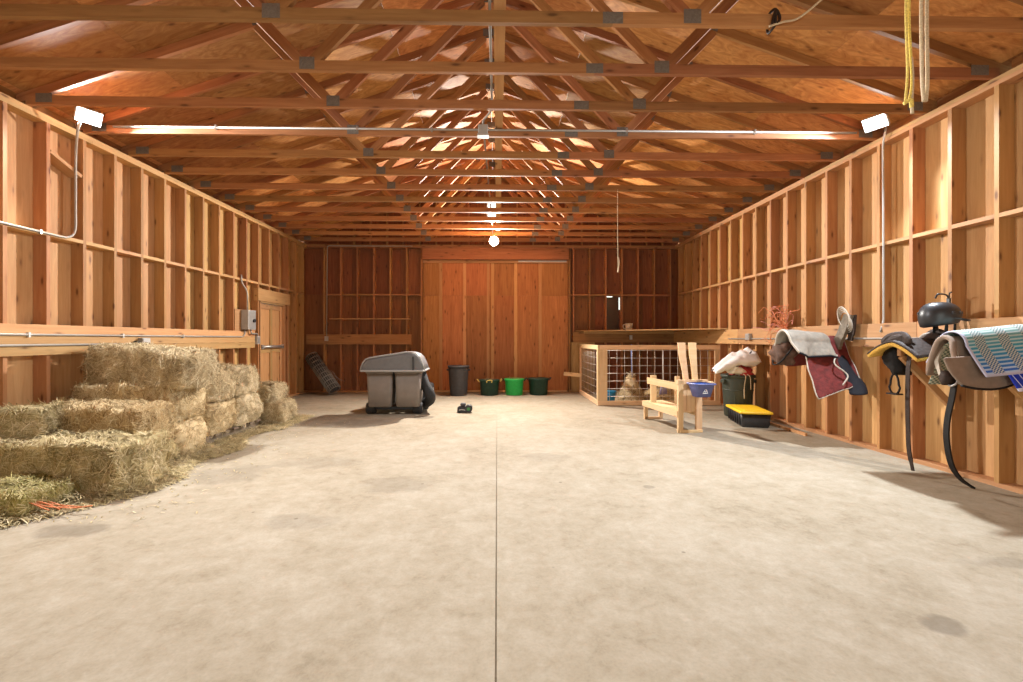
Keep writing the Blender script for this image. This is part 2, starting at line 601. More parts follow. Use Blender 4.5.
def side_wall(name, wx, sgn, stud0, label, door=None):
    """sgn: outwards direction"""
    w = thing(name, label, 'wall', (0, 0, 0), kind='structure')
    # sheathing: 4 ft sheets in two courses, fine gaps between
    sh = MB()
    xs = wx + sgn * (SD + 0.008)
    y = FY
    i0 = math.floor((FY - stud0) / 1.2192)
    ye = 11.1
    k = i0
    while True:
        a = stud0 + 0.019 + k * 1.2192
        b_ = a + 1.2192
        k += 1
        if a > ye:
            break
        a, b2 = max(a, FY), min(b_, ye)
        if b2 - a < 0.02:
            continue
        for z0, z1 in ((-0.02, 2.425), (2.43, WH + 0.02)):
            cuts = [(a, b2)]
            if door and z0 < 1:
                cuts = []
                if a < door[0]:
                    cuts.append((a, min(b2, door[0])))
                if b2 > door[1]:
                    cuts.append((max(a, door[1]), b2))
            for p, q in cuts:
                if q - p > 0.01:
                    sh.box((xs, (p + q) / 2, (z0 + z1) / 2), (0.014, q - p - 0.004, z1 - z0))
            if door and z0 < 1 and b2 > door[0] and a < door[1]:
                p, q = max(a, door[0]), min(b2, door[1])
                sh.box((xs, (p + q) / 2, (2.06 + z1) / 2), (0.014, q - p - 0.002, z1 - 2.06))
    sh.build('sheathing', PLYZ, w)
    sk = MB()
    for a, b_, z0, z1 in (((FY, ye, -0.02, WH + 0.02),) if not door else ((FY, door[0], -0.02, WH + 0.02), (door[1], ye, -0.02, WH + 0.02), (door[0], door[1], 2.06, WH + 0.02))):
        sk.box((xs + sgn * 0.014, (a + b_) / 2, (z0 + z1) / 2), (0.010, b_ - a, z1 - z0))
    sk.build('outer_skin', PLYZ, w)
    ys = []
    k = math.ceil((FY - stud0) / 0.4064)
    while stud0 + k * 0.4064 < BY - 0.03:
        ys.append(stud0 + k * 0.4064)
        k += 1
    for y in ys:
        z0 = 0.038
        if door and door[0] - 0.03 < y < door[1] - 0.01:
            z0 = 2.30
        board('stud', (wx + sgn * SD / 2, y + 0.019, z0), (wx + sgn * SD / 2, y + 0.019, WH - 0.076), SD, 0.038, STUDW, w, up=(0, 1, 0))
    mid = wx + sgn * SD / 2
    if door:
        board('sole_plate', (mid, FY, 0.019), (mid, door[0], 0.019), SD, 0.038, LUM, w)
        board('sole_plate', (mid, door[1], 0.019), (mid, 11.09, 0.019), SD, 0.038, LUM, w)
    else:
        board('sole_plate', (mid, FY, 0.019), (mid, 11.09, 0.019), SD, 0.038, LUM, w)
    for z in (WH - 0.057, WH - 0.019):
        off = 0.0 if z < WH - 0.03 else 1.1
        board('top_plate', (mid, FY, z), (mid, 5.2 + off, z), SD, 0.037, LUM, w)
        board('top_plate', (mid, 5.203 + off, z), (mid, 11.09, z), SD, 0.037, LUM, w)
    blocks_for(w, wx, sgn, ys, 2.42)
    # blocking between the truss heels
    k = -9
    while True:
        y0 = 3.27 + TS * k
        k += 1
        if y0 < FY:
            continue
        if y0 + TS > 11.0:
            break
        gap = 0.012 if not (name == 'wall_right' and abs(y0 - 3.27) < 0.1) else 0.06
        board('heel_block', (mid + sgn * 0.03, y0 + 0.02, WH + 0.063), (mid + sgn * 0.03, y0 + TS - 0.02 - gap, WH + 0.063), 0.038, 0.124, TRUSSW, w)
    return w, ys


DOOR = (8.80, 9.83)
wl, ysl = side_wall('wall_left', LX, -1, 4.27 - 0.4064 * 0, 'left barn wall of open studs and siding with conduits and a door', DOOR)
wr, ysr = side_wall('wall_right', RX, 1, 4.235, 'right barn wall of open studs behind the hanging tack')

# left wall: planks across the studs, door header
board('ledger_board', (LX + 0.02, FY, 1.415), (LX + 0.02, 8.56, 1.415), 0.04, 0.105, LUM, wl)
board('ledger_board', (LX + 0.02, FY, 1.308), (LX + 0.02, 8.56, 1.308), 0.038, 0.10, LUM, wl)
board('ledger_board', (LX + 0.02, FY, 1.205), (LX + 0.02, 8.56, 1.205), 0.038, 0.10, LUM, wl)
board('door_header', (LX - 0.03, 8.72, 2.20), (LX - 0.03, 10.05, 2.20), 0.09, 0.24, LUM, wl)
board('mounting_panel', (LX + 0.008, 7.95, 1.665), (LX + 0.008, 8.62, 1.665), 0.016, 0.39, LUM, wl)
# an off-cut nailed across one bay near the top
board('blocking', (LX - 0.07, 4.72, 3.30), (LX - 0.07, 5.07, 3.16), 0.14, 0.038, LUM, wl)
# right wall: planks
board('ledger_board', (RX - 0.02, FY, 1.365), (RX - 0.02, 4.55, 1.365), 0.038, 0.286, LUM, wr)
board('ledger_board', (RX - 0.02, 4.556, 1.365), (RX - 0.02, 8.0, 1.365), 0.038, 0.27, LUM, wr)
board('ledger_board', (RX - 0.02, 8.006, 1.365), (RX - 0.02, BY - 0.01, 1.365), 0.038, 0.27, LUM, wr)

# back wall
wb = thing('wall_back', 'back barn wall of dark siding and studs around the sliding door', 'wall', kind='structure')
DX0, DX1, DZ = -1.86, 1.79, 3.30
sh = MB()
ysh = BY + SD + 0.008
PX = (2.735, 3.105, 1.56, 2.40)     # a patched hole in the siding, x0 x1 z0 z1
rows = ((-0.02, 2.425), (2.43, WH + 0.02))
for z0, z1 in rows:
    x = LX - 0.14
    while x < RX + 0.14:
        a, b_ = x, min(x + 1.2192, RX + 0.14)
        x += 1.2192
        segs = [(a, b_, z0, z1)]
        out = []
        for p, q, r, s in segs:
            if q <= DX0 or p >= DX1:
                out.append((p, q, r, s))
                continue
            if p < DX0:
                out.append((p, DX0, r, s))
            if q > DX1:
                out.append((DX1, q, r, s))
            if s > DZ:
                out.append((max(p, DX0), min(q, DX1), max(r, DZ), s))
        fin = []
        for p, q, r, s in out:
            if r < 1 and p < PX[1] and q > PX[0]:
                fin += [(p, max(p, PX[0]), r, s), (min(q, PX[1]), q, r, s), (max(p, PX[0]), min(q, PX[1]), r, PX[2]), (max(p, PX[0]), min(q, PX[1]), PX[3], s)]
            else:
                fin.append((p, q, r, s))
        for p, q, r, s in fin:
            if q - p > 0.01:
                sh.box(((p + q) / 2, ysh, (r + s) / 2), (q - p - 0.004, 0.014, s - r))
sh.build('sheathing', PLYB, wb)
sk = MB()
for a, b_, z0, z1 in ((LX - 0.14, DX0, -0.02, WH + 0.02), (DX0, DX1, DZ, WH + 0.02), (DX1, PX[0], -0.02, WH + 0.02), (PX[1], RX + 0.14, -0.02, WH + 0.02), (PX[0], PX[1], -0.02, PX[2]), (PX[0], PX[1], PX[3], WH + 0.02)):
    sk.box(((a + b_) / 2, ysh + 0.013, (z0 + z1) / 2), (b_ - a, 0.010, z1 - z0))
sk.build('outer_skin', PLYB, wb)
MB().box(((PX[0] + PX[1]) / 2 - 0.012, ysh - 0.004, (PX[2] + PX[3]) / 2 - 0.011), (PX[1] - PX[0] - 0.022, 0.012, PX[3] - PX[2] - 0.02)).build('patch_panel', ACRYLIC, wb)
MB().box((PX[1] - 0.09, ysh + 0.003, PX[3] - 0.012), (0.19, 0.006, 0.03)).box((PX[1] - 0.006, ysh + 0.003, PX[2] + 0.25), (0.03, 0.006, 0.5)).build('patch_strip', PLYB, wb)
GW = (-0.24, -0.02, 4.30, 4.80)                 # gable vent opening x0 x1 z0 z1
gz = lambda x: WH + 0.16 + (4.65 - abs(x - CX)) * 0.34
g = MB()


def gpoly(xs, zlo):
    top = [(x, gz(x)) for x in xs]
    poly = [(x, zl) for x, zl in zip(xs, zlo)] + top[::-1]
    g.prism(poly, (ysh - 0.007, ysh + 0.007))


gpoly([LX - 0.14, GW[0]], [WH + 0.02, WH + 0.02])
gpoly([GW[1], RX + 0.14], [WH + 0.02, WH + 0.02])
g.prism([(GW[0], WH + 0.02), (GW[1], WH + 0.02), (GW[1], GW[2]), (GW[0], GW[2])], (ysh - 0.007, ysh + 0.007))
g.prism([(GW[0], GW[3]), (GW[1], GW[3]), (GW[1], gz(GW[1])), (CX, gz(CX)), (GW[0], gz(GW[0]))], (ysh - 0.007, ysh + 0.007))
g.build('gable_sheathing', PLYB, wb)
studx = [1.907 + 0.4064 * k for k in range(7)] + [DX1 + 0.02, DX0 - 0.02] + [-2.24 - 0.4064 * k for k in range(6)]
ym = BY + SD / 2
for x in studx:
    board('stud', (x, ym, 0.038), (x, ym, WH - 0.076), SD, 0.038, TRUSSW, wb, up=(1, 0, 0))
for k in range(-10, 11):
    x = CX + 0.2 + k * 0.4064
    if GW[0] - 0.03 < x < GW[1] + 0.03:
        continue
    board('gable_stud', (x, ym + 0.02, WH), (x, ym + 0.02, gz(x) - 0.02), 0.09, 0.038, TRUSSW, wb, up=(1, 0, 0))
for a, b_ in ((LX, DX0), (DX1, RX)):
    board('sole_plate', (a, ym, 0.019), (b_, ym, 0.019), SD, 0.038, TRUSSW, wb)
for z in (WH - 0.057, WH - 0.019):
    board('top_plate', (LX, ym, z), (RX, ym, z), SD, 0.037, TRUSSW, wb)
sx_ = sorted(studx)
for a, b_ in zip(sx_[:-1], sx_[1:]):
    if b_ - a < 0.6:
        board('blocking', (a + 0.019, ym, 2.42), (b_ - 0.019, ym, 2.42), SD, 0.038, TRUSSW, wb)
board('door_header', (DX0 - 0.03, ym, DZ + 0.14), (DX1 + 0.03, ym, DZ + 0.14), SD, 0.28, TRUSSW, wb)
board('ledger_board', (LX + 0.005, BY - 0.02, 1.31), (-2.12, BY - 0.02, 1.31), 0.038, 0.25, TRUSSW, wb)
board('ledger_board', (DX1 + 0.10, BY - 0.02, 1.365), (RX - 0.04, BY - 0.02, 1.365), 0.038, 0.26, TRUSSW, wb)

# the big sliding door
d2 = thing('door_2', 'wide sliding barn door of vertical siding in the back wall', 'door', ((DX0 + DX1) / 2, BY + SD, 0), kind='structure')
dl = MB()
cuts = [DX0 - 0.1, -1.42, -0.82, -0.17, 0.47, 1.09, DX1 + 0.1]
xo, yo = (DX0 + DX1) / 2, BY + SD
for i in range(6):
    a, b_ = cuts[i] - xo, cuts[i + 1] - xo
    for z0, z1 in ((0.03, 2.415), (2.42, DZ + 0.05)):
        dl.box(((a + b_) / 2, 0.065, (z0 + z1) / 2), (b_ - a - 0.004, 0.016, z1 - z0))
dl.box((0, 0.082, DZ / 2), (DX1 - DX0 + 0.2, 0.012, DZ + 0.1))
dl.build('door_panel', wood('door_siding', (0.54, 0.24, 0.088), (0.28, 0.105, 0.036), (0.08, 0.025, 0.01), axis='Z', tone=0.42, knots=0.9, swirl=0.6, island=True), d2)
for i, c in enumerate(cuts[1:-1]):
    if i == 2:
        for e in (-0.055, 0.055):
            board('batten', (c - xo + e, 0.036, 0.03), (c - xo + e, 0.036, DZ - 0.06), 0.035, 0.07, LUM, d2, up=(1, 0, 0))
    else:
        board('batten', (c - xo, 0.036, 0.03), (c - xo, 0.036, DZ - 0.06), 0.035, 0.075, LUM, d2, up=(1, 0, 0))
board('track_board', (DX0 - xo, 0.03, DZ - 0.02), (DX1 - xo, 0.03, DZ - 0.02), 0.05, 0.075, LUM, d2)
MB().box((1.18, -0.002, DZ - 0.018), (1.22, 0.008, 0.05)).build('track_rail', STEEL, d2)
board('threshold', (DX0 - xo + 0.02, -0.02, 0.012), (DX1 - xo - 0.02, -0.02, 0.012), 0.12, 0.024, LUMNEW, d2)

# the gable vent
w1 = thing('window_1', 'small white louvred vent high in the back gable', 'vent', ((GW[0] + GW[1]) / 2, ysh, GW[2]), kind='structure')
f = MB()
hw, hh = (GW[1] - GW[0]) / 2, GW[3] - GW[2]
for s in (-1, 1):
    f.box((s * (hw + 0.008), -0.03, hh / 2), (0.03, 0.06, hh + 0.04))
f.box((0, -0.03, -0.008), (2 * hw, 0.06, 0.03)).box((0, -0.03, hh + 0.008), (2 * hw, 0.06, 0.03))
f.box((0, -0.03, hh * 0.62), (2 * hw, 0.04, 0.015)).box((0.03, -0.03, hh / 2), (0.012, 0.04, hh))
f.build('frame', WHITEP, w1)
for i in range(4):
    z = 0.05 + i * 0.125
    MB().box((0, 0.004, z), (2 * hw, 0.05, 0.006), Matrix.Rotation(radians(35), 3, 'X')).build('louvre', WHITEP, w1)

# left door
d1 = thing('door_1', 'plywood door with a silver push bar in the left wall', 'door', (LX, (DOOR[0] + DOOR[1]) / 2, 0), kind='structure')
dy0, dy1 = DOOR[0] - (DOOR[0] + DOOR[1]) / 2, DOOR[1] - (DOOR[0] + DOOR[1]) / 2
MB().box((-0.09, 0, 1.03), (0.04, dy1 - dy0 - 0.08, 2.02)).build('door_leaf', PLYZ, d1)
for y in (dy0 + 0.075, 0.03, dy1 - 0.075):
    board('stile', (-0.06, y, 0.04), (-0.06, y, 2.03), 0.02, 0.085, LUM, d1, up=(0, 1, 0))
for z in (0.10, 1.08, 1.98):
    board('rail', (-0.058, dy0 + 0.12, z), (-0.058, dy1 - 0.12, z), 0.016, 0.09, LUM, d1)
for y in (dy0 + 0.012, dy1 - 0.012):
    board('jamb', (-0.065, y, 0.0), (-0.065, y, 2.07), 0.15, 0.024, LUM, d1, up=(0, 1, 0))
board('jamb', (-0.065, dy0, 2.06), (-0.065, dy1, 2.06), 0.15, 0.024, LUM, d1)
pb = MB().tube([(0.0, dy0 + 0.10, 1.16), (0.0, dy1 - 0.10, 1.16)], 0.028, 10)
pb.box((-0.02, dy0 + 0.11, 1.16), (0.07, 0.07, 0.085)).box((-0.02, dy1 - 0.11, 1.16), (0.07, 0.06, 0.085))
pb.build('push_bar', STEEL, d1)

# unseen front wall behind the camera; its open doorway is added for fill light
wf = thing('wall_front', 'unseen front barn wall with a wide doorway added for fill light', 'wall', (0, 0, 0), kind='structure')
FO = (-2.1, 1.9, 3.2)
m = MB()
m.box(((LX - 0.14 + FO[0]) / 2, FY, 1.85), (FO[0] - LX + 0.14, 0.03, 3.7))
m.box(((RX + 0.14 + FO[1]) / 2, FY, 1.85), (RX + 0.14 - FO[1], 0.03, 3.7))
m.box(((FO[0] + FO[1]) / 2, FY, (FO[2] + 3.7) / 2), (FO[1] - FO[0], 0.03, 3.7 - FO[2]))
m.prism([(LX - 0.14, 3.7), (RX + 0.14, 3.7), (RX + 0.14, gz(RX + 0.14)), (CX, gz(CX)), (LX - 0.14, gz(LX - 0.14))], (FY - 0.015, FY + 0.015))
m.build('sheathing', PLYZ, wf)

# roof deck: plywood sheets on both slopes
ce = thing('ceiling', 'open plywood roof deck seen between the trusses', 'ceiling', (0, 0, 0), kind='structure')
ZB, SL, HS = 3.75, 0.34, 4.45            # underside of rafters: z = ZB + (HS-|x-CX|)*SL
RD = 0.089 * sqrt(1 + SL * SL)           # rafter depth, measured vertically
for sgn in (-1, 1):
    rp = MB()
    stepx = 1.2192 / sqrt(1 + SL * SL)
    row = 0
    x = 0.0
    while x < 5.05:
        xa, xb = x, min(x + stepx, 5.05)
        y = FY - 0.3 - (1.22 if row % 2 else 0.0)
        while y < 11.4:
            ya, yb = max(y, FY - 0.3), min(y + 2.4384, 11.4)
            y += 2.4384
            if yb - ya < 0.05:
                continue
            q = []
            for dz in (0.0, 0.012):
                for (xx, yy) in ((xa + 0.002, ya + 0.002), (xb - 0.002, ya + 0.002), (xb - 0.002, yb - 0.002), (xa + 0.002, yb - 0.002)):
                    q.append(V((CX + sgn * xx, yy, ZB + (HS - xx) * SL + RD + 0.001 + dz)))
            rp.loft([q[:4], q[4:]], smooth=False)
        x += stepx
        row += 1
    rp.build('roof_deck', PLYR, ce)

# ------------------------------------------------------------------ trusses
PP = 1.535
hb = 0.089


def make_truss():
    t = thing('roof_truss', '', 'truss', (CX, 0, WH), group='wooden roof trusses across the barn')
    half = 4.60
    sp = 0.96
    board('bottom_chord', (-half, 0, hb / 2), (sp - 0.001, 0, hb / 2), 0.038, hb, TRUSSW, t)
    board('bottom_chord', (sp + 0.001, 0, hb / 2), (half, 0, hb / 2), 0.038, hb, TRUSSW, t)
    cz = ZB - WH + RD / 2
    rz = lambda x: cz + (HS - abs(x)) * SL
    for s in (-1, 1):
        board('rafter', (s * 5.0, 0, rz(5.0)), (s * 0.0, 0, rz(0.0)), 0.038, hb, TRUSSW, t)
        zu = lambda x: ZB - WH + (HS - abs(x)) * SL
        board('web', (s * PP - s * 0.02, 0, hb - 0.01), (s * 0.07, 0, zu(0.07) - 0.01), 0.037, hb, TRUSSW, t)
        xm = 2.32
        board('web', (s * PP + s * 0.07, 0, hb - 0.01), (s * xm, 0, zu(xm) + 0.0), 0.037, hb, TRUSSW, t)
        for yy in (-1, 1):
            MB().box((s * PP + 0.02 * s, yy * 0.0205, hb * 0.72), (0.13, 0.003, 0.105)).build('gusset_plate', PLATE, t)
            MB().box((s * 4.42, yy * 0.0205, hb * 0.75), (0.16, 0.003, 0.09)).build('gusset_plate', PLATE, t)
            MB().box((s * xm, yy * 0.0205, zu(xm) + 0.045), (0.10, 0.003, 0.07), Matrix.Rotation(s * math.atan(SL), 3, 'Y')).build('gusset_plate', PLATE, t)
    for yy in (-1, 1):
        MB().box((sp, yy * 0.0205, hb / 2), (0.15, 0.003, 0.085)).build('gusset_plate', PLATE, t)
        MB().box((0, yy * 0.0205, ZB - WH + HS * SL + 0.02), (0.16, 0.003, 0.09)).build('gusset_plate', PLATE, t)
    return t


ORD = ['first', 'second', 'third', 'fourth', 'fifth', 'sixth', 'seventh', 'eighth', 'ninth', 'tenth', 'eleventh', 'twelfth', 'thirteenth']
tr = make_truss()
tr.location.y = 2.66
tr['label'] = 'wooden roof truss over the viewer that the yellow and cream ropes hang from'
for k in range(13):
    c = copy_tree(tr)
    c.location = (CX, 3.27 + TS * k, WH)
    c['label'] = 'wooden roof truss, %s in view counting from the front' % ORD[k]
    if k == 3:
        c['label'] = 'wooden roof truss with the long metal conduit along its bottom chord'
    if k == 11:
        c['label'] = 'wooden roof truss carrying the round bright lamp near the back door'
    if k == 12:
        c['label'] = 'wooden roof truss closest to the back wall'

# long centre brace lying on the bottom chords
yb0 = 2.60
for i, (a, b_) in enumerate(((yb0, 6.95), (6.955, 10.9))):
    o = board('brace_board', (0.02 + 0.0 * i, a, WH + hb + 0.019), (0.02, b_, WH + hb + 0.019), 0.089, 0.038, LUM)
    tag(o, ['long centre brace board lying over the nearer truss chords', 'long centre brace board lying over the farther truss chords'][i], 'board', 'centre brace boards')

# ------------------------------------------------------------------ conduits
def conduit(name, label, pts, r=0.011, clips=(), mat=None, seg=8, bend=0.08, cat='conduit'):
    pp = arc_pts(pts, 6, bend)
    o = MB().tube(pp, r, seg).build(name, mat or CONDUIT)
    tag(o, label, cat)
    for c, d in clips:
        MB().box(c, d).build('clip', STEEL, o)
    return o


Y4 = 3.27 + 3 * TS - 0.019
zc = WH + 0.068
conduit('conduit', 'long straight metal conduit running across the barn along one truss chord', [(-4.35, Y4 - 0.013, zc), (4.2, Y4 - 0.013, zc)], 0.012,
        [((x, Y4 - 0.012, zc), (0.02, 0.03, 0.05)) for x in (-3.2, -1.6, -0.75, 1.5, 3.0)])
jb = MB().box((-0.16, Y4 - 0.05, WH + 0.045), (0.11, 0.07, 0.11)).build('junction_box', GREYBOX, bevel=0.006)
tag(jb, 'grey junction box on the truss chord where overhead conduits meet', 'electrical box')
MB().box((-0.16, Y4 - 0.05, WH - 0.02), (0.13, 0.09, 0.02)).build('cover', STEEL, jb)
conduit('conduit', 'metal conduit running towards the viewer beside the centre brace board', [(-0.16, Y4 - 0.05, WH + 0.1), (-0.16, Y4 - 0.06, WH + 0.15), (-0.055, Y4 - 0.3, WH + 0.15), (-0.055, 2.6, WH + 0.15)], 0.012)
conduit('conduit', 'metal conduit running from the junction box to the back lamp', [(-0.16, Y4 - 0.02, WH + 0.11), (-0.16, Y4 + 0.1, WH + 0.14), (-0.10, 9.93, WH + 0.14), (-0.10, 9.93, WH + 0.02)], 0.012)
LXC = LX + 0.012
conduit('conduit', 'bent conduit dropping from the left floodlight and turning along the wall blocking', [(-4.46, 4.80, 3.70), (-4.52, 4.82, 3.55), (LXC, 4.98, 3.36), (LXC, 4.98, 2.42), (LXC, FY + 0.1, 2.425)], 0.012, [((LX + 0.01, 4.6, 2.42), (0.03, 0.02, 0.045))], bend=0.16)
conduit('conduit', 'upper conduit along the left wall planks to the grey disconnect box', [(LX + 0.053, FY + 0.1, 1.362), (LX + 0.053, 8.12, 1.362), (LX + 0.053, 8.19, 1.40), (LX + 0.053, 8.19, 1.49)], 0.012,
        [((LX + 0.05, y, 1.362), (0.03, 0.02, 0.05)) for y in (4.45, 5.55, 6.6)], bend=0.06)
conduit('conduit', 'lower conduit along the left wall planks ending behind the top hay bale', [(LX + 0.053, FY + 0.1, 1.258), (LX + 0.053, 5.75, 1.258)], 0.012)
ob = MB().box((LX + 0.07, 5.86, 1.27), (0.06, 0.13, 0.13)).build('outlet_box', GREYBOX, bevel=0.006)
tag(ob, 'grey outlet box on the plank just above the topmost hay bale', 'electrical box')
MB().box((LX + 0.103, 5.86, 1.27), (0.006, 0.11, 0.11)).build('cover', STEEL, ob)
MB().tube([(LX + 0.06, 5.72, 1.268), (LX + 0.06, 5.80, 1.268)], 0.03, 10).build('connector', BLACKP, ob)
ob = MB().box((LX + 0.05, 8.62, 1.30), (0.06, 0.10, 0.16)).build('outlet_box', GREYBOX, bevel=0.006)
tag(ob, 'small grey outlet box beside the left wall door', 'electrical box')
MB().box((LX + 0.083, 8.62, 1.30), (0.006, 0.08, 0.12)).build('cover', STEEL, ob)
eb = MB().box((LX + 0.085, 8.26, 1.675), (0.13, 0.26, 0.36)).build('disconnect_box', GREYBOX, bevel=0.008)
tag(eb, 'grey electrical disconnect box mounted beside the left wall door', 'electrical box')
MB().box((LX + 0.153, 8.26, 1.675), (0.008, 0.22, 0.32)).build('cover', STEEL, eb, 0.003)
MB().tube([(LX + 0.157, 8.30, 1.66), (LX + 0.185, 8.30, 1.66)], 0.032, 12).build('switch_handle', BLACKP, eb)
conduit('conduit', 'bent conduit rising from the disconnect box to the wall blocking', [(LX + 0.085, 8.22, 1.855), (LX + 0.085, 8.22, 2.2), (LX + 0.02, 8.14, 2.36), (LX + 0.02, 8.14, 2.5)], 0.014, bend=0.1)
conduit('conduit', 'short conduit looping from the disconnect box to the outlet by the door', [(LX + 0.085, 8.34, 1.495), (LX + 0.085, 8.34, 1.42), (LX + 0.085, 8.56, 1.42), (LX + 0.06, 8.62, 1.38)], 0.014, bend=0.1)
conduit('conduit', 'thin grey conduit dropping down the back wall near the left corner', [(-2.1, BY - 0.012, 3.62), (-4.19, BY - 0.012, 3.62), (-4.19, BY - 0.012, 3.5), (-4.19, BY - 0.052, 1.40)], 0.012)
ob = MB().box((-4.19, BY - 0.07, 1.33), (0.08, 0.05, 0.12)).build('outlet_box', GREYBOX, bevel=0.005)
tag(ob, 'small grey outlet box on the back wall plank near the left corner', 'electrical box')
MB().box((-4.19, BY - 0.098, 1.33), (0.06, 0.005, 0.10)).build('cover', STEEL, ob)
conduit('conduit', 'grey vertical conduit dropping down the right wall from the floodlight', [(4.40, 4.90, 3.72), (RX - 0.02, 4.98, 3.55), (RX - 0.012, 4.98, 1.52), (RX - 0.052, 4.98, 1.40)], 0.011, mat=GREYBOX, bend=0.05)
conduit('conduit', 'straight conduit along the right wall plank behind the saddles', [(RX - 0.052, FY + 0.1, 1.325), (RX - 0.052, 8.3, 1.325)], 0.011)
ob = MB().box((RX - 0.07, 7.6, 1.36), (0.06, 0.11, 0.11)).build('outlet_box', GREYBOX, bevel=0.005)
tag(ob, 'small grey outlet box on the right wall plank above the green trash can', 'electrical box')
MB().box((RX - 0.103, 7.6, 1.36), (0.005, 0.09, 0.09)).build('cover', STEEL, ob)

# ------------------------------------------------------------------ lamps
def aim(o, target):
    d = V(target) - o.location
    o.rotation_euler = d.to_track_quat('-Z', 'Y').to_euler()


def flood(label, loc, target, power, color, hang):
    t = thing('floodlight', label, 'lamp', loc, group='floodlights under the wall ends of one truss')
    aim(t, target)
    t.scale = (0.86, 0.86, 0.86)
    MB().box((0, 0, 0.03), (0.26, 0.18, 0.05)).build('housing', GREYBOX, t, 0.008)
    MB().box((0, 0, 0.001), (0.24, 0.16, 0.008)).build('lens', LENS, t)
    fin = MB()
    for i in range(6):
        fin.box((-0.1 + 0.04 * i, 0, 0.065), (0.006, 0.15, 0.03))
    fin.build('cooling_fins', GREYBOX, t)
    MB().box((0, 0, 0.095), (0.05, 0.05, 0.05)).build('bracket', GREYBOX, t)
    L = bpy.data.lights.new('floodlight_beam', 'AREA')
    L.shape = 'RECTANGLE'
    L.size, L.size_y = 0.24, 0.16
    L.energy = power
    L.color = color
    L.spread = radians(136)
    lo = bpy.data.objects.new('floodlight_beam', L)
    COL.objects.link(lo)
    lo.parent = t
    lo.location = (0, 0, -0.01)
    return t


flood('bright floodlight fixed under the truss end at the left wall', (-4.43, 4.86, 3.73), (-1.0, 2.6, 0.9), LP_L := 205, (0.96, 0.98, 1.0), None)
flood('bright floodlight fixed under the truss end at the right wall', (4.22, 4.84, 3.73), (1.3, 3.2, 0.6), LP_R := 200, (0.80, 0.90, 1.0), None)

t = thing('round_lamp', 'round bright lamp hanging from a rear truss before the sliding door', 'lamp', (-0.07, 9.93, 3.53))
MB().lathe([(0.0, 0.10), (0.04, 0.10), (0.06, 0.08), (0.10, 0.04), (0.115, 0.0), (0.105, 0.0)]).build('shade', WHITEP, t).rotation_euler = (radians(-70), 0, 0)
MB().lathe([(0.0, -0.035), (0.05, -0.03), (0.09, -0.012), (0.104, 0.002), (0.0, 0.003)]).build('bulb', LENSB, t).rotation_euler = (radians(-70), 0, 0)
MB().tube([(0, 0.06, 0.03), (0, 0.04, 0.14)], 0.015, 8).build('stem', GREYBOX, t)
L = bpy.data.lights.new('round_lamp_beam', 'AREA')
L.shape = 'DISK'
L.size = 0.18
L.energy = 600
L.color = (1.0, 0.95, 0.88)
lo = bpy.data.objects.new('round_lamp_beam', L)
COL.objects.link(lo)
lo.parent = t
lo.location = (0, -0.05, -0.02)
lo.rotation_euler = (radians(-76), 0, 0)

# added fill lamp behind the camera, just outside the front opening
L = bpy.data.lights.new('doorway_fill', 'AREA')
L.shape = 'RECTANGLE'
L.size, L.size_y = 4.0, 3.2
L.energy = 60
L.color = (1.0, 0.97, 0.93)
lo = bpy.data.objects.new('doorway_fill', L)
COL.objects.link(lo)
lo.location = (-0.1, FY - 0.1, 1.6)
lo.rotation_euler = (radians(90), 0, 0)

W = bpy.data.worlds.new('sky')
S.world = W
W.use_nodes = True
bg = W.node_tree.nodes['Background']
bg.inputs['Color'].default_value = (0.90, 1.0, 0.92, 1)
bg.inputs['Strength'].default_value = 2.0

# ------------------------------------------------------------------ hay
def strands(mb, rng, n, surf, ln=(0.06, 0.17), wd=0.0045, lift=0.35, along=None):
    """thin bent blades; surf(rng) gives a point, its normal, and optional tangent bias"""
    for _ in range(n):
        p, nm = surf(rng)
        t = V((rng.gauss(0, 1), rng.gauss(0, 1), rng.gauss(0, 1)))
        if along is not None:
            t = t + along * rng.choice((-1, 1)) * 1.3
        t = t - nm * t.dot(nm)
        if t.length < 1e-3:
            continue
        t.normalize()
        l = rng.uniform(*ln)
        up = rng.uniform(0.0, lift) * l
        sd = nm.cross(t) * wd * rng.uniform(0.6, 1.4)
        a = p - t * l * 0.5 + nm * 0.002
        m = p + nm * (0.006 + up * 0.4)
        e = p + t * l * 0.5 + nm * (up if rng.random() < 0.6 else -0.004) + V((0, 0, -0.15 * l * rng.random()))
        n0 = len(mb.v)
        mb.v.extend([a - sd, a + sd, m - sd, m + sd, e - sd * 0.4, e + sd * 0.4])
        mb.f.append([n0, n0 + 1, n0 + 3, n0 + 2])
        mb.f.append([n0 + 2, n0 + 3, n0 + 5, n0 + 4])
        mb.s.extend([False, False])


HAYG = 'hay bales stacked along the left wall'


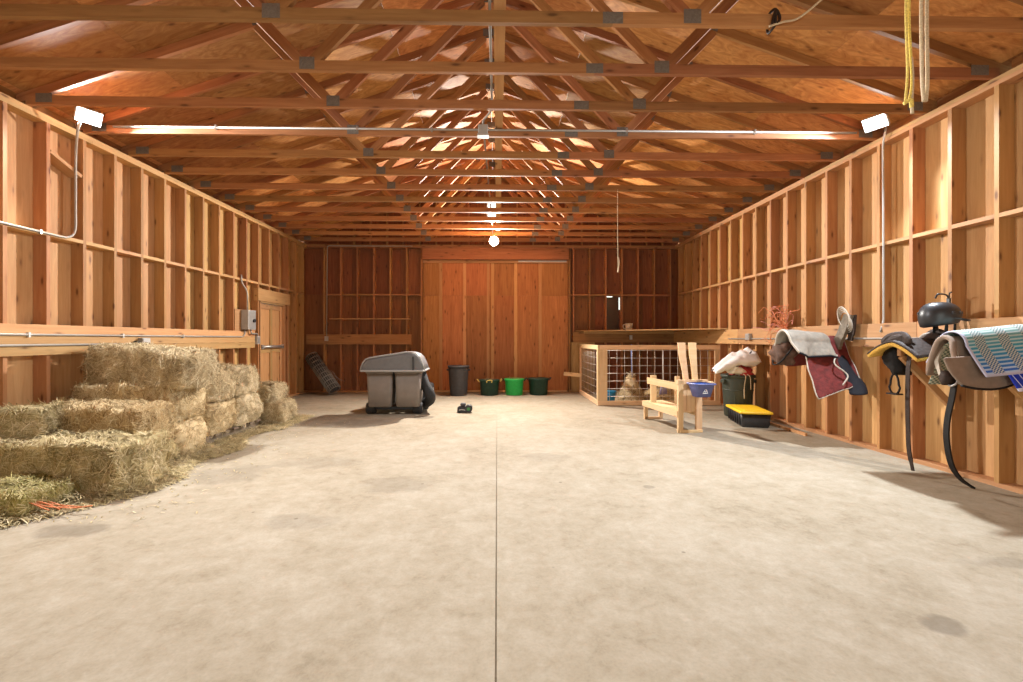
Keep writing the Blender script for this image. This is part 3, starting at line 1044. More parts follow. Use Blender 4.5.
def bale(label, c, dims, rz, mat, seed, tilt=(0, 0), n=2600, name='hay_bale', wob=0.035, cat='hay bale', group=HAYG):
    wob *= 1.25
    rng = random.Random(seed)
    lx, ly, lz = dims
    mb = MB()
    nx, ny, nz = max(4, int(lx / 0.07)), max(4, int(ly / 0.07)), max(3, int(lz / 0.07))

    def disp(p):
        # rounded box
        q = V((p[0] / (lx / 2), p[1] / (ly / 2), (p[2] - lz / 2) / (lz / 2)))
        sh = 1.0 - 0.07 * max(0, abs(q.x) + abs(q.y) + abs(q.z) - 1.6)
        o = V((p[0] * sh, p[1] * sh, lz / 2 + (p[2] - lz / 2) * sh))
        nv = noise.noise_vector(o * 4.5 + V((seed * 3.1, seed * 1.7, seed))) + 0.6 * noise.noise_vector(o * 11 + V((seed, 2, seed * 2)))
        o += nv * wob
        if p[2] < 1e-4:
            o.z = max(0.0, o.z * 0.3)
        return V((o.x, o.y, max(0.0, o.z)))

    idx = {}

    def vid(i, j, k):
        key = (i, j, k)
        if key not in idx:
            idx[key] = len(mb.v)
            mb.v.append(disp((lx * (i / nx - 0.5), ly * (j / ny - 0.5), lz * k / nz)))
        return idx[key]

    def quad(a, b_, c_, d):
        mb.f.append([vid(*a), vid(*b_), vid(*c_), vid(*d)])
        mb.s.append(True)

    for i in range(nx):
        for j in range(ny):
            quad((i, j, 0), (i, j + 1, 0), (i + 1, j + 1, 0), (i + 1, j, 0))
            quad((i, j, nz), (i + 1, j, nz), (i + 1, j + 1, nz), (i, j + 1, nz))
    for i in range(nx):
        for k in range(nz):
            quad((i, 0, k), (i + 1, 0, k), (i + 1, 0, k + 1), (i, 0, k + 1))
            quad((i, ny, k), (i, ny, k + 1), (i + 1, ny, k + 1), (i + 1, ny, k))
    for j in range(ny):
        for k in range(nz):
            quad((0, j, k), (0, j, k + 1), (0, j + 1, k + 1), (0, j + 1, k))
            quad((nx, j, k), (nx, j + 1, k), (nx, j + 1, k + 1), (nx, j, k + 1))

    A = [ly * lz, ly * lz, lx * lz, lx * lz, lx * ly]

    def surf(r):
        w = r.choices(range(5), A)[0]
        u, v_ = r.random(), r.random()
        if w < 2:
            s = 1 if w else -1
            return disp((s * lx / 2, ly * (u - .5), lz * (0.02 + 0.98 * v_))), V((s, 0, 0))
        if w < 4:
            s = 1 if w == 3 else -1
            return disp((lx * (u - .5), s * ly / 2, lz * (0.02 + 0.98 * v_))), V((0, s, 0))
        return disp((lx * (u - .5), ly * (v_ - .5), lz)), V((0, 0, 1))

    strands(mb, rng, int(n * 2.2), surf, ln=(0.04, 0.15), wd=0.0022, lift=0.40)
    o = link(name, mb.mesh(name, fix=False), mat)
    o.location = c
    o.rotation_euler = (tilt[0], tilt[1], rz)
    tag(o, label, cat, group)
    return o


# pallet under the farther stack
pt = thing('pallet', 'dark weathered pallet under the farther stack of hay bales', 'pallet', (-4.07, 6.0, 0))
for i in range(7):
    board('deck_board', (-0.56, -0.58 + i * 0.19, 0.118), (0.56, -0.58 + i * 0.19, 0.118), 0.10, 0.02, DARKW, pt)
for x in (-0.5, 0.0, 0.5):
    board('stringer', (x, -0.64, 0.063), (x, 0.62, 0.063), 0.04, 0.088, DARKW, pt)
for y in (-0.55, 0.0, 0.53):
    board('bottom_board', (-0.56, y, 0.009), (0.56, y, 0.009), 0.10, 0.018, DARKW, pt)

# farther stack on the pallet
bale('hay bale resting on the dark pallet, nearer end of its row', (-4.05, 5.68, 0.13), (1.12, 0.60, 0.40), 0.03, STRAWORG, 11)
bale('hay bale resting on the dark pallet, farther end of its row', (-4.05, 6.30, 0.13), (1.14, 0.60, 0.40), -0.02, STRAWDRY, 12)
bale('hay bale on the second layer over the pallet, beside the topmost bale', (-4.06, 5.72, 0.53), (1.10, 0.60, 0.40), -0.05, STRAWDRY, 13)
bale('hay bale on the second layer over the pallet, nearest the wall door', (-4.05, 6.36, 0.53), (1.0, 0.58, 0.41), 0.04, STRAWDRY, 14)
# beyond the pallet
bale('hay bale on the floor at the far end of the stack', (-3.84, 7.05, 0.0), (1.10, 0.60, 0.34), 0.06, STRAWDRY, 15)
bale('hay bale lying on the far end floor bale', (-4.0, 7.08, 0.34), (1.06, 0.54, 0.27), -0.06, STRAWDRY, 16)
# nearer stack
bale('topmost hay bale, just under the grey outlet box', (-3.93, 5.12, 0.80), (1.20, 0.56, 0.42), -0.12, STRAWDRY, 17, tilt=(0, 0.065), n=3600)
bale('orange hay bale directly under the topmost bale', (-4.05, 5.10, 0.42), (1.16, 0.58, 0.41), -0.06, STRAWORG, 18, n=3200)
bale('hay bale on the floor under the orange bale', (-4.04, 5.06, 0.0), (1.16, 0.58, 0.42), 0.02, STRAWORG, 19, n=1500)
bale('wide hay bale in the middle of the nearer stack, before the orange bale', (-4.0, 4.53, 0.27), (1.20, 0.52, 0.38), -0.06, STRAWORG, 20, n=3600)
bale('hay bale on the floor under the wide middle bale', (-4.0, 4.50, 0.0), (1.2, 0.52, 0.27), 0.0, STRAWGRN, 21, n=1500)
bale('large greenish hay bale lying on the floor in front of the stack', (-3.78, 3.98, 0.0), (1.36, 0.54, 0.43), -0.04, STRAWGRN, 22, n=4600, wob=0.05)
bale('small green hay chunk leaning against the wall at the left', (-4.40, 4.12, 0.43), (0.52, 0.36, 0.24), 0.35, STRAWGRN, 23, tilt=(0.1, -0.12), n=1400)
bale('flat yellow green hay flake on the floor nearest the viewer', (-3.95, 3.48, 0.0), (1.0, 0.50, 0.17), 0.1, STRAWYEL, 24, n=3600, name='hay_flake')

# loose hay around the stack: nobody could count the stalks
rng = random.Random(5)
mb = MB()


def loose(r):
    while True:
        y = r.uniform(3.0, 7.6)
        edge = -3.10 + 0.10 * sin(y * 5) - 0.13 * max(0, y - 4.6) if y < 6.4 else -3.18
        if y < 3.9:
            edge = -3.55 + (y - 3.0) * 0.62
        x = edge - abs(r.gauss(0, 0.26)) + 0.05
        if x > LX + 0.05:
            break
    h = (0.11 if y < 5.2 else 0.05) * math.exp(-((x - edge + 0.28) / 0.2) ** 2) * r.random()
    return V((x, y, 0.004 + h)), V((0, 0, 1))


strands(mb, rng, 9000, loose, ln=(0.05, 0.18), wd=0.0026, lift=0.25)
for k in range(500):
    x, y = rng.gauss(-3.0, 0.35), rng.uniform(3.2, 7.6)
    if x < -3.9 or x > -2.0:
        continue
    strands(mb, rng, 1, lambda r: (V((x, y, 0.003)), V((0, 0, 1))), ln=(0.02, 0.07), wd=0.003, lift=0.05)
o = link('loose_hay', mb.mesh('loose_hay', fix=False), STRAWGRN)
tag(o, 'loose hay scattered on the concrete around the bales', 'hay', kind='stuff')
tw = MB()
for i in range(5):
    x0, y0 = -3.6 + 0.06 * i, 3.30 + 0.02 * i
    tw.tube(spline([(x0 - 0.2, y0 - 0.03, 0.17 - .02 * i), (x0 - 0.05, y0 + rng.uniform(-.03, .03), 0.16 - .02 * i), (x0 + 0.12, y0 + rng.uniform(-.04, .04), 0.12 - 0.02 * i), (x0 + 0.3, y0, 0.06)]), 0.005, 5)
o = tw.build('baling_twine', TWINE)
tag(o, 'orange baling twine strands lying on the front hay flake', 'twine')

# ------------------------------------------------------------------ fencing roll in the corner
fr = thing('wire_fencing_roll', 'dark roll of wire fencing leaning in the far left corner', 'fencing roll', (-3.80, 10.42, 0))
ax0, ax1 = V((-0.02, 0, 0.118)), V((-0.70, 0.34, 0.90))
axd = (ax1 - ax0).normalized()
e1 = axd.cross(V((0, 1, 0))).normalized()
e2 = axd.cross(e1)
mesh_ = MB()
ln_ = (ax1 - ax0).length
for i in range(10):
    c = ax0 + axd * ln_ * i / 9
    pts = []
    for j in range(60):
        a = 2 * pi * j / 20
        r = 0.155 - 0.03 * j / 60
        pts.append(c + (e1 * cos(a) + e2 * sin(a)) * r)
    mesh_.tube(pts, 0.006, 4)
for j in range(54):
    a = 2 * pi * j / 18
    r = 0.155 - 0.03 * j / 54
    q = (e1 * cos(a) + e2 * sin(a)) * r
    mesh_.tube([ax0 + q, ax1 + q], 0.005, 4)
mesh_.build('wire_mesh', FENCEW, fr, fix=False)
core = MB().tube([ax0 + axd * 0.02, ax1 - axd * 0.02], 0.118, 14)
core.build('inner_wraps', plain('dense_inner_wire', (0.09, 0.085, 0.08), 0.7, 0.2, 0.5, 60, 0.6), fr)
tie = MB()
for i in range(4):
    tie.tube(spline([ax1 * 0.5 + V((0.1 + 0.05 * i, -0.12, 0.1)), ax1 * 0.4 + V((0.2, -0.1, 0.2 - 0.03 * i)), ax1 * 0.3 + V((0.25 + 0.05 * i, -0.05, 0.05))]), 0.003, 4)
tie.build('loose_wire_ends', FENCEW, fr)

# shelf on the back wall
sh_ = thing('wall_shelf', 'long thin wooden shelf on the back wall left of the sliding door', 'shelf', (-3.1, BY, 1.80))
board('shelf_board', (-0.98, -0.09, 0.012), (0.96, -0.09, 0.012), 0.18, 0.02, LUM, sh_)

# ------------------------------------------------------------------ riding mower with twin bagger
mw = thing('riding_mower', 'riding mower seen from behind with a grey twin grass bagger', 'mower', (-1.80, 7.62, 0))


def rrect(hx, hy, r, z, cx=0, cy=0, k=5):
    out = []
    for (sx, sy, a0) in ((1, 1, 0), (-1, 1, 90), (-1, -1, 180), (1, -1, 270)):
        for i in range(k + 1):
            a = radians(a0 + 90 * i / k)
            out.append((cx + sx * (hx - r) + r * cos(a), cy + sy * (hy - r) + r * sin(a), z))
    return out


for x, top in ((-0.235, 0.76), (0.255, 0.76)):
    b_ = MB()
    b_.loft([rrect(0.185, 0.17, 0.05, 0.14, x * 0.98, 0.20), rrect(0.20, 0.19, 0.05, 0.16, x * 0.98, 0.20), rrect(0.225, 0.235, 0.05, top, x, 0.24)])
    o = b_.build('grass_bin', BINMAT, mw)
    MB().loft([rrect(0.236, 0.246, 0.05, top - 0.035, x, 0.24), rrect(0.24, 0.25, 0.05, top - 0.002, x, 0.24)]).build('bin_rim', BINMAT, o)
# hood: profile in X-Z swept in Y
prof = [(-0.545, 0.0), (-0.53, 0.07), (-0.50, 0.14), (-0.46, 0.19), (-0.40, 0.215), (-0.2, 0.25), (0.05, 0.285), (0.22, 0.315), (0.32, 0.315), (0.40, 0.29), (0.46, 0.23), (0.51, 0.12), (0.545, 0.0)]
rings = []
for y, s, dz in ((-0.06, 0.90, -0.035), (-0.035, 0.975, -0.01), (0.0, 1.0, 0.0), (0.25, 1.0, 0.01), (0.48, 0.98, 0.0), (0.53, 0.9, -0.05)):
    rings.append([(x * (0.985 + 0.015 * s), y + 0.03, 0.775 + z * s + (dz if z > 0.01 else 0)) for x, z in prof])
hd = MB().loft(rings, True, True, True, closed=True).build('bagger_hood', BAGGER, mw)
MB().loft([rrect(0.55, 0.315, 0.05, 0.757, 0, 0.25), rrect(0.56, 0.325, 0.05, 0.765, 0, 0.25), rrect(0.555, 0.32, 0.05, 0.785, 0, 0.25), rrect(0.55, 0.30, 0.05, 0.79, 0, 0.25)]).build('hood_flange', HOODEDGE, mw)
rim_ = [(x * 1.012, -0.012, 0.775 + z * 1.012) for x, z in prof]
MB().tube(rim_, 0.012, 6).build('hood_edge_band', HOODEDGE, hd)
MB().box((0.36, -0.045, 0.90), (0.025, 0.02, 0.24)).build('latch_strap', BLACKP, hd)
# chute
MB().tube(spline([(0.40, 0.42, 0.80), (0.44, 0.32, 0.70), (0.52, 0.22, 0.52), (0.61, 0.16, 0.36), (0.615, 0.22, 0.25), (0.52, 0.38, 0.17), (0.46, 0.62, 0.15)], 10), [0.085 + (0.006 if i % 2 else 0) for i in range(61)], 14).build('discharge_tube', RUBBER, mw)
# tractor


def tyre(name, c, r, w, rr, hm=None):
    o = MB()
    pr_ = [(rr, -w / 2), (r * 0.9, -w / 2), (r, -w * 0.3), (r, w * 0.3), (r * 0.9, w / 2), (rr, w / 2)]
    rings = []
    for rad, xx in pr_:
        rings.append([(c[0] + xx, c[1] + rad * cos(2 * pi * j / 28), c[2] + rad * sin(2 * pi * j / 28)) for j in range(28)])
    o.loft(rings, False, False)
    ob_ = o.build('tyre', RUBBER, mw)
    hub = MB().loft([[(c[0] + xx, c[1] + rad * cos(2 * pi * j / 20), c[2] + rad * sin(2 * pi * j / 20)) for j in range(20)] for rad, xx in ((rr + .004, -w / 2), (rr * .8, -w * .35), (0.03, -w * .3), (0.03, w * .3), (rr * .8, w * .35), (rr + .004, w / 2))])
    hub.build('wheel_hub', hm or GREYBOX, ob_)
    return ob_


for x in (-0.42, 0.40):
    tyre('rear', (x, 0.72, 0.25), 0.25, 0.22, 0.12)
for x in (-0.36, 0.34):
    tyre('front', (x, 1.95, 0.19), 0.19, 0.15, 0.09)
# caster wheels of the bagger frame near the floor
for x in (-0.42, 0.40):
    tyre('bagger', (x, 0.20, 0.10), 0.10, 0.16, 0.04, BLACKP)
MB().box((0, 0.22, 0.10), (0.78, 0.06, 0.05)).box((-0.30, 0.5, 0.16), (0.05, 0.6, 0.05)).box((0.28, 0.5, 0.16), (0.05, 0.6, 0.05)).build('bagger_frame', BLACKP, mw)
MB().loft([rrect(0.30, 0.38, 0.1, 0.28, 0, 0.92), rrect(0.31, 0.39, 0.1, 0.42, 0, 0.92), rrect(0.24, 0.34, 0.1, 0.52, 0, 0.92)]).build('rear_body', MOWERP, mw)
MB().loft([rrect(0.20, 0.40, 0.08, 0.30, 0, 1.75), rrect(0.22, 0.42, 0.1, 0.55, 0, 1.75), rrect(0.19, 0.40, 0.1, 0.66, 0, 1.73)]).build('engine_hood', MOWERP, mw)
MB().loft([rrect(0.22, 0.22, 0.08, 0.52, 0, 0.95), rrect(0.24, 0.24, 0.08, 0.60, 0, 0.95)]).loft([rrect(0.21, 0.05, 0.04, 0.58, 0, 0.74), rrect(0.19, 0.05, 0.04, 0.92, 0, 0.68)]).build('seat', BLACKP, mw)
MB().tube([(0, 1.45, 0.55), (0, 1.32, 0.82)], 0.02, 8).tube([(0.17 * cos(2 * pi * j / 24), 1.31 - 0.06 * sin(2 * pi * j / 24), 0.83 + 0.15 * sin(2 * pi * j / 24)) for j in range(24)], 0.013, 6, closed=True).build('steering_wheel', BLACKP, mw)
MB().loft([rrect(0.46, 0.36, 0.12, 0.10, 0, 1.35), rrect(0.47, 0.37, 0.12, 0.20, 0, 1.35), rrect(0.40, 0.30, 0.12, 0.24, 0, 1.35)]).build('mowing_deck', MOWERP, mw)

# ------------------------------------------------------------------ bins and tubs before the back door
tc = thing('trash_can', 'tall dark grey trash can standing before the sliding door', 'trash can', (-0.905, 10.36, 0))
MB().lathe([(0.0, 0.0), (0.195, 0.0), (0.20, 0.02), (0.235, 0.60), (0.235, 0.68), (0.225, 0.68), (0.19, 0.03), (0.0, 0.02)], seg=32).build('body', DARKGREY, tc)
MB().lathe([(0.236, 0.655), (0.252, 0.655), (0.256, 0.685), (0.246, 0.70), (0.226, 0.69)], seg=32).build('rim', DARKGREY, tc)
for s in (-1, 1):
    MB().box((s * 0.25, 0, 0.60), (0.05, 0.12, 0.04)).build('handle', BLACKP, tc, 0.006)
hd_ = MB().box((0.17, -0.185, 0.60), (0.09, 0.03, 0.05)).build('handle', BLACKP, tc, 0.006)


def tub(label, x, y, mat, rt, rb_, h, ropemat, contents=None, front=False):
    t = thing('muck_tub', label, 'tub', (x, y, 0), group='round muck tubs before the sliding door')
    MB().lathe([(0.0, 0.0), (rb_ * 0.95, 0.0), (rb_, 0.02), (rt - 0.006, h - 0.05), (rt, h - 0.045), (rt + 0.006, h), (rt - 0.012, h), (rb_ - 0.015, 0.03), (0.0, 0.025)], seg=32).build('body', mat, t)
    MB().lathe([(rt - 0.004, h - 0.028), (rt + 0.012, h - 0.025), (rt + 0.014, h - 0.004), (rt, h + 0.004), (rt - 0.014, h)], seg=32).build('rim', mat, t)
    angs = [0, pi] if not front else [pi * 1.5, 0.15, pi + 0.15]
    for a in angs:
        c = V((cos(a) * (rt + 0.012), sin(a) * (rt + 0.012), h - 0.05))
        tt = V((-sin(a), cos(a), 0))
        o_ = V((cos(a), sin(a), 0))
        MB().tube(spline([c - tt * 0.055, c - tt * 0.06 + o_ * 0.03 + V((0, 0, 0.035)), c + o_ * 0.05 + V((0, 0, 0.06)), c + tt * 0.06 + o_ * 0.03 + V((0, 0, 0.05)), c + tt * 0.055]), 0.011, 6).build('rope_handle', ropemat, t)
    return t


tub('dark green tub with a yellow rope handle, next to the tall trash can', -0.18, 10.42, GREENDK, 0.235, 0.205, 0.36, ROPEY, front=True)
tub('bright green tub between the two dark green tubs', 0.405, 10.42, GREENBR, 0.225, 0.20, 0.38, GREENDK)
tub('dark green tub with black handles, right of the bright green tub', 0.985, 10.46, GREENDK, 0.235, 0.21, 0.39, BLACKP)
for (x, y, rt, h, lab) in ((-0.18, 10.42, 0.20, 0.33, 'hay heaped inside the dark green tub with the yellow handle'), (0.405, 10.42, 0.19, 0.35, 'hay heaped inside the bright green tub')):
    mb = MB()
    mb.lathe([(rt - 0.02, 0), (rt * 0.7, 0.03), (0.0, 0.05)], seg=20)
    strands(mb, rng, 260, lambda r: (lambda a, q: (V((q * cos(a), q * sin(a), 0.02)), V((0, 0, 1))))(r.uniform(0, 2 * pi), rt * 0.8 * sqrt(r.random())), ln=(0.06, 0.16), wd=0.005, lift=0.6)
    o = link('tub_hay', mb.mesh('tub_hay', fix=False), STRAWGRN)
    o.location = (x, y, h - 0.02)
    tag(o, lab, 'hay', kind='stuff')

# small tool on the floor
tl = thing('power_tool', 'small black and green tool lying on the concrete before the tubs', 'tool', (-0.60, 7.93, 0))
MB().loft([rrect(0.085, 0.06, 0.03, 0.0, -0.02, 0), rrect(0.095, 0.065, 0.03, 0.02, -0.02, 0), rrect(0.09, 0.06, 0.03, 0.09, -0.02, 0), rrect(0.06, 0.045, 0.02, 0.115, -0.02, 0)]).build('body', BLACKP, tl)
MB().loft([rrect(0.04, 0.035, 0.015, 0.11, -0.01, 0), rrect(0.05, 0.04, 0.015, 0.15, -0.01, 0), rrect(0.035, 0.03, 0.012, 0.17, -0.01, 0)]).build('battery', DARKGREY, tl)
MB().tube([(0.09, -0.07, 0.07), (0.09, 0.08, 0.07)], 0.066, 16).build('wheel', BLACKP, tl)
MB().tube([(0.09, -0.075, 0.07), (0.09, -0.068, 0.07)], 0.03, 16).build('wheel_cap', TRACTOR, tl)
MB().tube(spline([(-0.08, -0.065, 0.05), (-0.03, -0.07, 0.06), (0.03, -0.068, 0.05)]), 0.008, 6).build('trim_strip', GREYBOX, tl)

# ------------------------------------------------------------------ pen in the right corner
pen = thing('wire_pen', 'low pine framed wire pen in the far right corner', 'pen', (2.03, 8.66, 0))
PW, PH, PD = RX - 0.03 - 2.03, 1.20, 1.95


def lum(name, p0, p1, w, t, up=(0, 0, 1), par=None, mat=LUMNEW):
    return board(name, p0, p1, w, t, mat, par, up)


# front panel along X
lum('top_rail', (0.0, 0.02, PH - 0.045), (PW, 0.02, PH - 0.045), 0.038, 0.089, par=pen)
lum('bottom_rail', (0.0, 0.02, 0.05), (PW, 0.02, 0.05), 0.038, 0.089, par=pen)
lum('post', (0.075, 0.02, 0.095), (0.075, 0.02, PH - 0.09), 0.038, 0.15, (1, 0, 0), pen)
lum('post', (PW - 0.05, 0.02, 0.095), (PW - 0.05, 0.02, PH - 0.09), 0.038, 0.089, (1, 0, 0), pen)
# left panel along Y
lum('top_rail', (-0.022, 0.0, PH - 0.045), (-0.022, PD, PH - 0.045), 0.038, 0.089, par=pen)
lum('bottom_rail', (-0.022, 0.0, 0.05), (-0.022, PD, 0.05), 0.038, 0.089, par=pen)
lum('post', (-0.022, 0.045, 0.095), (-0.022, 0.045, PH - 0.09), 0.038, 0.089, (0, 1, 0), pen)
lum('post', (-0.022, PD - 0.045, 0.095), (-0.022, PD - 0.045, PH - 0.09), 0.038, 0.089, (0, 1, 0), pen)
wm = MB()
x = 0.2
while x < PW - 0.1:
    wm.tube([(x, 0.045, 0.06), (x, 0.045, PH - 0.04)], 0.004, 5)
    x += 0.152
z = 0.18
while z < PH - 0.1:
    wm.tube([(0.1, 0.05, z), (PW - 0.06, 0.05, z)], 0.004, 5)
    z += 0.152
wm.build('wire_panel', WIRE, pen)
wm = MB()
y = 0.15
while y < PD - 0.1:
    wm.tube([(0.003, y, 0.06), (0.003, y, PH - 0.04)], 0.003, 5)
    y += 0.152
z = 0.18
while z < PH - 0.1:
    wm.tube([(0.007, 0.05, z), (0.007, PD - 0.06, z)], 0.003, 5)
    z += 0.152
wm.build('wire_panel', WIRE, pen)
o = MB().box((2.14, BY - 0.012, 0.63), (0.58, 0.016, 1.22)).build('strand_board_sheet', OSB)
tag(o, 'upright strand board sheet against the back wall behind the pen', 'board')
o = board('wooden_stick', (1.60, 10.50, 0.49), (2.0, 10.50, 0.45), 0.035, 0.085, LUMNEW)
tag(o, 'short pine stick poking out at the left side of the wire pen', 'stick')
# straw bed in the pen
mb = MB()
mb.lathe([(0.34, 0.0), (0.30, 0.06), (0.22, 0.22), (0.13, 0.42), (0.05, 0.52), (0.0, 0.54)], (2.86, 9.35, 0), 24)
n_ = 1500
strands(mb, rng, n_, lambda r: (lambda a, h: (V((2.86 + (0.34 * (1 - h) ** 0.9) * cos(a), 9.35 + (0.34 * (1 - h) ** 0.9) * sin(a), h * 0.54)), V((cos(a), sin(a), 0.5)).normalized()))(r.uniform(0, 2 * pi), r.random() ** 1.5), ln=(0.08, 0.25), wd=0.006, lift=0.3, along=V((0, 0, 1)))
o = link('straw_heap', mb.mesh('straw_heap', fix=False), STRAWDRY)
tag(o, 'pointed heap of straw inside the wire pen', 'straw', kind='stuff')
mb = MB()
mb.lathe([(0.52, 0.0), (0.48, 0.10), (0.34, 0.24), (0.12, 0.32), (0.0, 0.33)], (3.72, 9.5, 0), 24, 1.15, 0.7)
strands(mb, rng, 1500, lambda r: (lambda a, q: (V((3.72 + 0.58 * q * cos(a), 9.5 + 0.36 * q * sin(a), 0.33 * (1 - q ** 2.2))), V((0, -0.3, 1)).normalized()))(r.uniform(0, 2 * pi), sqrt(r.random())), ln=(0.08, 0.22), wd=0.006, lift=0.35)
o = link('straw_bedding', mb.mesh('straw_bedding', fix=False), STRAWORG)
tag(o, 'low mound of straw bedding at the right side inside the pen', 'straw', kind='stuff')
br = thing('pitchfork', 'blue handled fork standing upright in the pointed straw heap', 'fork', (2.87, 9.30, 0.42))
MB().tube([(0, 0, 0.0), (-0.01, 0.02, 0.78)], 0.014, 8).build('handle', BLUEST, br)
MB().box((0, 0, -0.02), (0.12, 0.03, 0.04)).build('socket', GREYBOX, br)
br = thing('broom', 'thin purple and white handled broom in the straw at the pen middle', 'broom', (3.52, 9.25, 0.25))
MB().tube([(0, 0, 0.10), (0.0, 0.03, 0.82)], 0.012, 8).build('handle', WHITEP, br)
MB().loft([rrect(0.09, 0.03, 0.02, -0.10), rrect(0.055, 0.025, 0.02, 0.06), rrect(0.02, 0.02, 0.015, 0.16)]).build('bristle_head', PURPLE, br)
bk = thing('bucket', 'small teal blue bucket behind the corner post of the wire pen', 'bucket', (2.30, 8.95, 0.0))
MB().lathe([(0.0, 0.0), (0.095, 0.0), (0.125, 0.26), (0.118, 0.26), (0.09, 0.015), (0.0, 0.012)], seg=24).build('body', TEALB, bk)
MB().lathe([(0.122, 0.24), (0.134, 0.243), (0.134, 0.262), (0.12, 0.264)], seg=24).build('rim', TEALB, bk)
MB().tube([(0.13 * cos(pi * j / 12), -0.03 - 0.01 * sin(pi * j / 12), 0.25 - 0.10 * sin(pi * j / 12) * 0.3) for j in range(13)], 0.004, 5).build('handle', STEEL, bk)

# triangular corner shelf above the pen
cs = thing('corner_shelf', 'large triangular plywood shelf across the far right corner above the pen', 'shelf', (RX, BY, 1.51))
MB().prism([(-2.50, -0.005), (-0.005, -0.005), (-0.005, -2.58)], (0.0, 0.02), lambda p, q: (p[0], p[1], q)).build('shelf_board', LUM, cs)
board('cleat', (-2.3, -0.06, -0.03), (-0.06, -0.06, -0.03), 0.038, 0.06, LUM, cs)
cp = thing('cup', 'small cream cup standing on the triangular corner shelf', 'cup', (3.22, 10.7, 1.53))
MB().lathe([(0.0, 0.0), (0.075, 0.0), (0.095, 0.17), (0.088, 0.17), (0.07, 0.012), (0.0, 0.01)], seg=24).build('body', CUPW, cp)
MB().tube(spline([(-0.085, 0, 0.14), (-0.135, 0, 0.13), (-0.13, 0, 0.06), (-0.08, 0, 0.04)]), 0.011, 6).build('handle', CUPW, cp)
o = MB().box((4.33, BY - 0.055, 1.36), (0.07, 0.03, 0.11)).build('outlet_box', GREYBOX, bevel=0.004)
o.location = (-1.0, 0, 0)
tag(o, 'small grey outlet box on the back plank under the corner shelf', 'electrical box')
MB().box((4.33, BY - 0.072, 1.36), (0.05, 0.004, 0.09)).build('cover', STEEL, o)

# ------------------------------------------------------------------ milking stand
ms = thing('milking_stand', 'pine goat milking stand with a tall headgate beside the pen', 'milking stand', (2.66, 6.70, 0), radians(7))
L_ = 1.10
hw_ = 0.165
yN, yF = -0.55, 0.55
for y in (yF - 0.02,):
    for x in (-hw_ + 0.02, hw_ - 0.05):
        lum('leg', (x, y, 0.0), (x, y, 0.27), 0.038, 0.06, (1, 0, 0), ms)
lum('foot_rail', (-hw_ + 0.0, yF - 0.02, 0.02), (hw_ - 0.02, yF - 0.02, 0.02), 0.038, 0.036, par=ms)
lum('leg', (-hw_ + 0.02, yN + 0.02, 0.0), (-hw_ + 0.02, yN + 0.02, 0.74), 0.04, 0.075, (1, 0, 0), ms)
lum('leg', (hw_ - 0.03, yN + 0.02, 0.0), (hw_ - 0.03, yN + 0.02, 0.74), 0.04, 0.085, (1, 0, 0), ms)
lum('foot_rail', (-hw_ + 0.01, yN + 0.0, 0.02), (hw_ + 0.01, yN + 0.0, 0.02), 0.038, 0.036, par=ms)
# deck, two long boards and side rails
for x in (-0.11, 0.0, 0.11):
    lum('deck_board', (x, yN + 0.05, 0.29), (x, yF + 0.02, 0.29), 0.10, 0.03, par=ms)
lum('deck_rail', (-hw_ - 0.012, yN + 0.02, 0.262), (-hw_ - 0.012, yF + 0.02, 0.262), 0.03, 0.085, par=ms)
lum('deck_rail', (hw_ - 0.02, yN + 0.045, 0.25), (hw_ - 0.02, yF + 0.02, 0.25), 0.03, 0.05, par=ms)
# guard rails and their posts
lum('guard_post', (-hw_ + 0.05, yF - 0.22, 0.305), (-hw_ + 0.05, yF - 0.22, 0.74), 0.038, 0.089, (1, 0, 0), ms)
lum('guard_post', (hw_ - 0.01, 0.08, 0.305), (hw_ - 0.01, 0.08, 0.74), 0.038, 0.07, (1, 0, 0), ms)
lum('guard_rail', (-hw_ + 0.015, yF - 0.1, 0.645), (-hw_ + 0.015, yN + 0.04, 0.645), 0.03, 0.10, par=ms)
lum('guard_rail', (hw_ - 0.01, 0.10, 0.66), (hw_ - 0.01, yN + 0.04, 0.66), 0.03, 0.07, par=ms)
# headgate: two keyhole boards and a solid lower front
for s, lean in ((-1, -0.085), (1, -0.055)):
    x0 = s * 0.068 + 0.045
    p = [(x0 - 0.04, 0.62), (x0 + 0.04, 0.62), (x0 + 0.035 + lean * 0.3, 0.85), (x0 + 0.055 + lean * 0.85, 1.08), (x0 + 0.055 + lean, 1.27), (x0 - 0.052 + lean, 1.27), (x0 - 0.048 + lean * 0.85, 1.10), (x0 - 0.04 + lean * 0.3, 0.85)]
    MB().prism(p, (yN + 0.045, yN + 0.075)).build('headgate_board', LUMNEW, ms)
for x in (-0.07, 0.01, 0.075):
    lum('front_board', (x, yN + 0.06, 0.29), (x, yN + 0.06, 0.73), 0.03, 0.075, (1, 0, 0), ms)
lum('cross_rail', (-hw_ - 0.03, yN + 0.02, 0.715), (hw_ + 0.10, yN + 0.02, 0.715), 0.04, 0.06, par=ms)
# feed tub on the headgate
ft = thing('feed_tub', 'blue feed tub hooked on the front of the milking stand', 'tub', (2.80, 5.985, 0.53), radians(7))
ft.scale = (0.86, 0.95, 0.95)


def frust(z0, z1, a0, b0, a1, b1, r=0.025):
    return [rrect(a0, b0, r, z0), rrect(a1, b1, r, z1)]


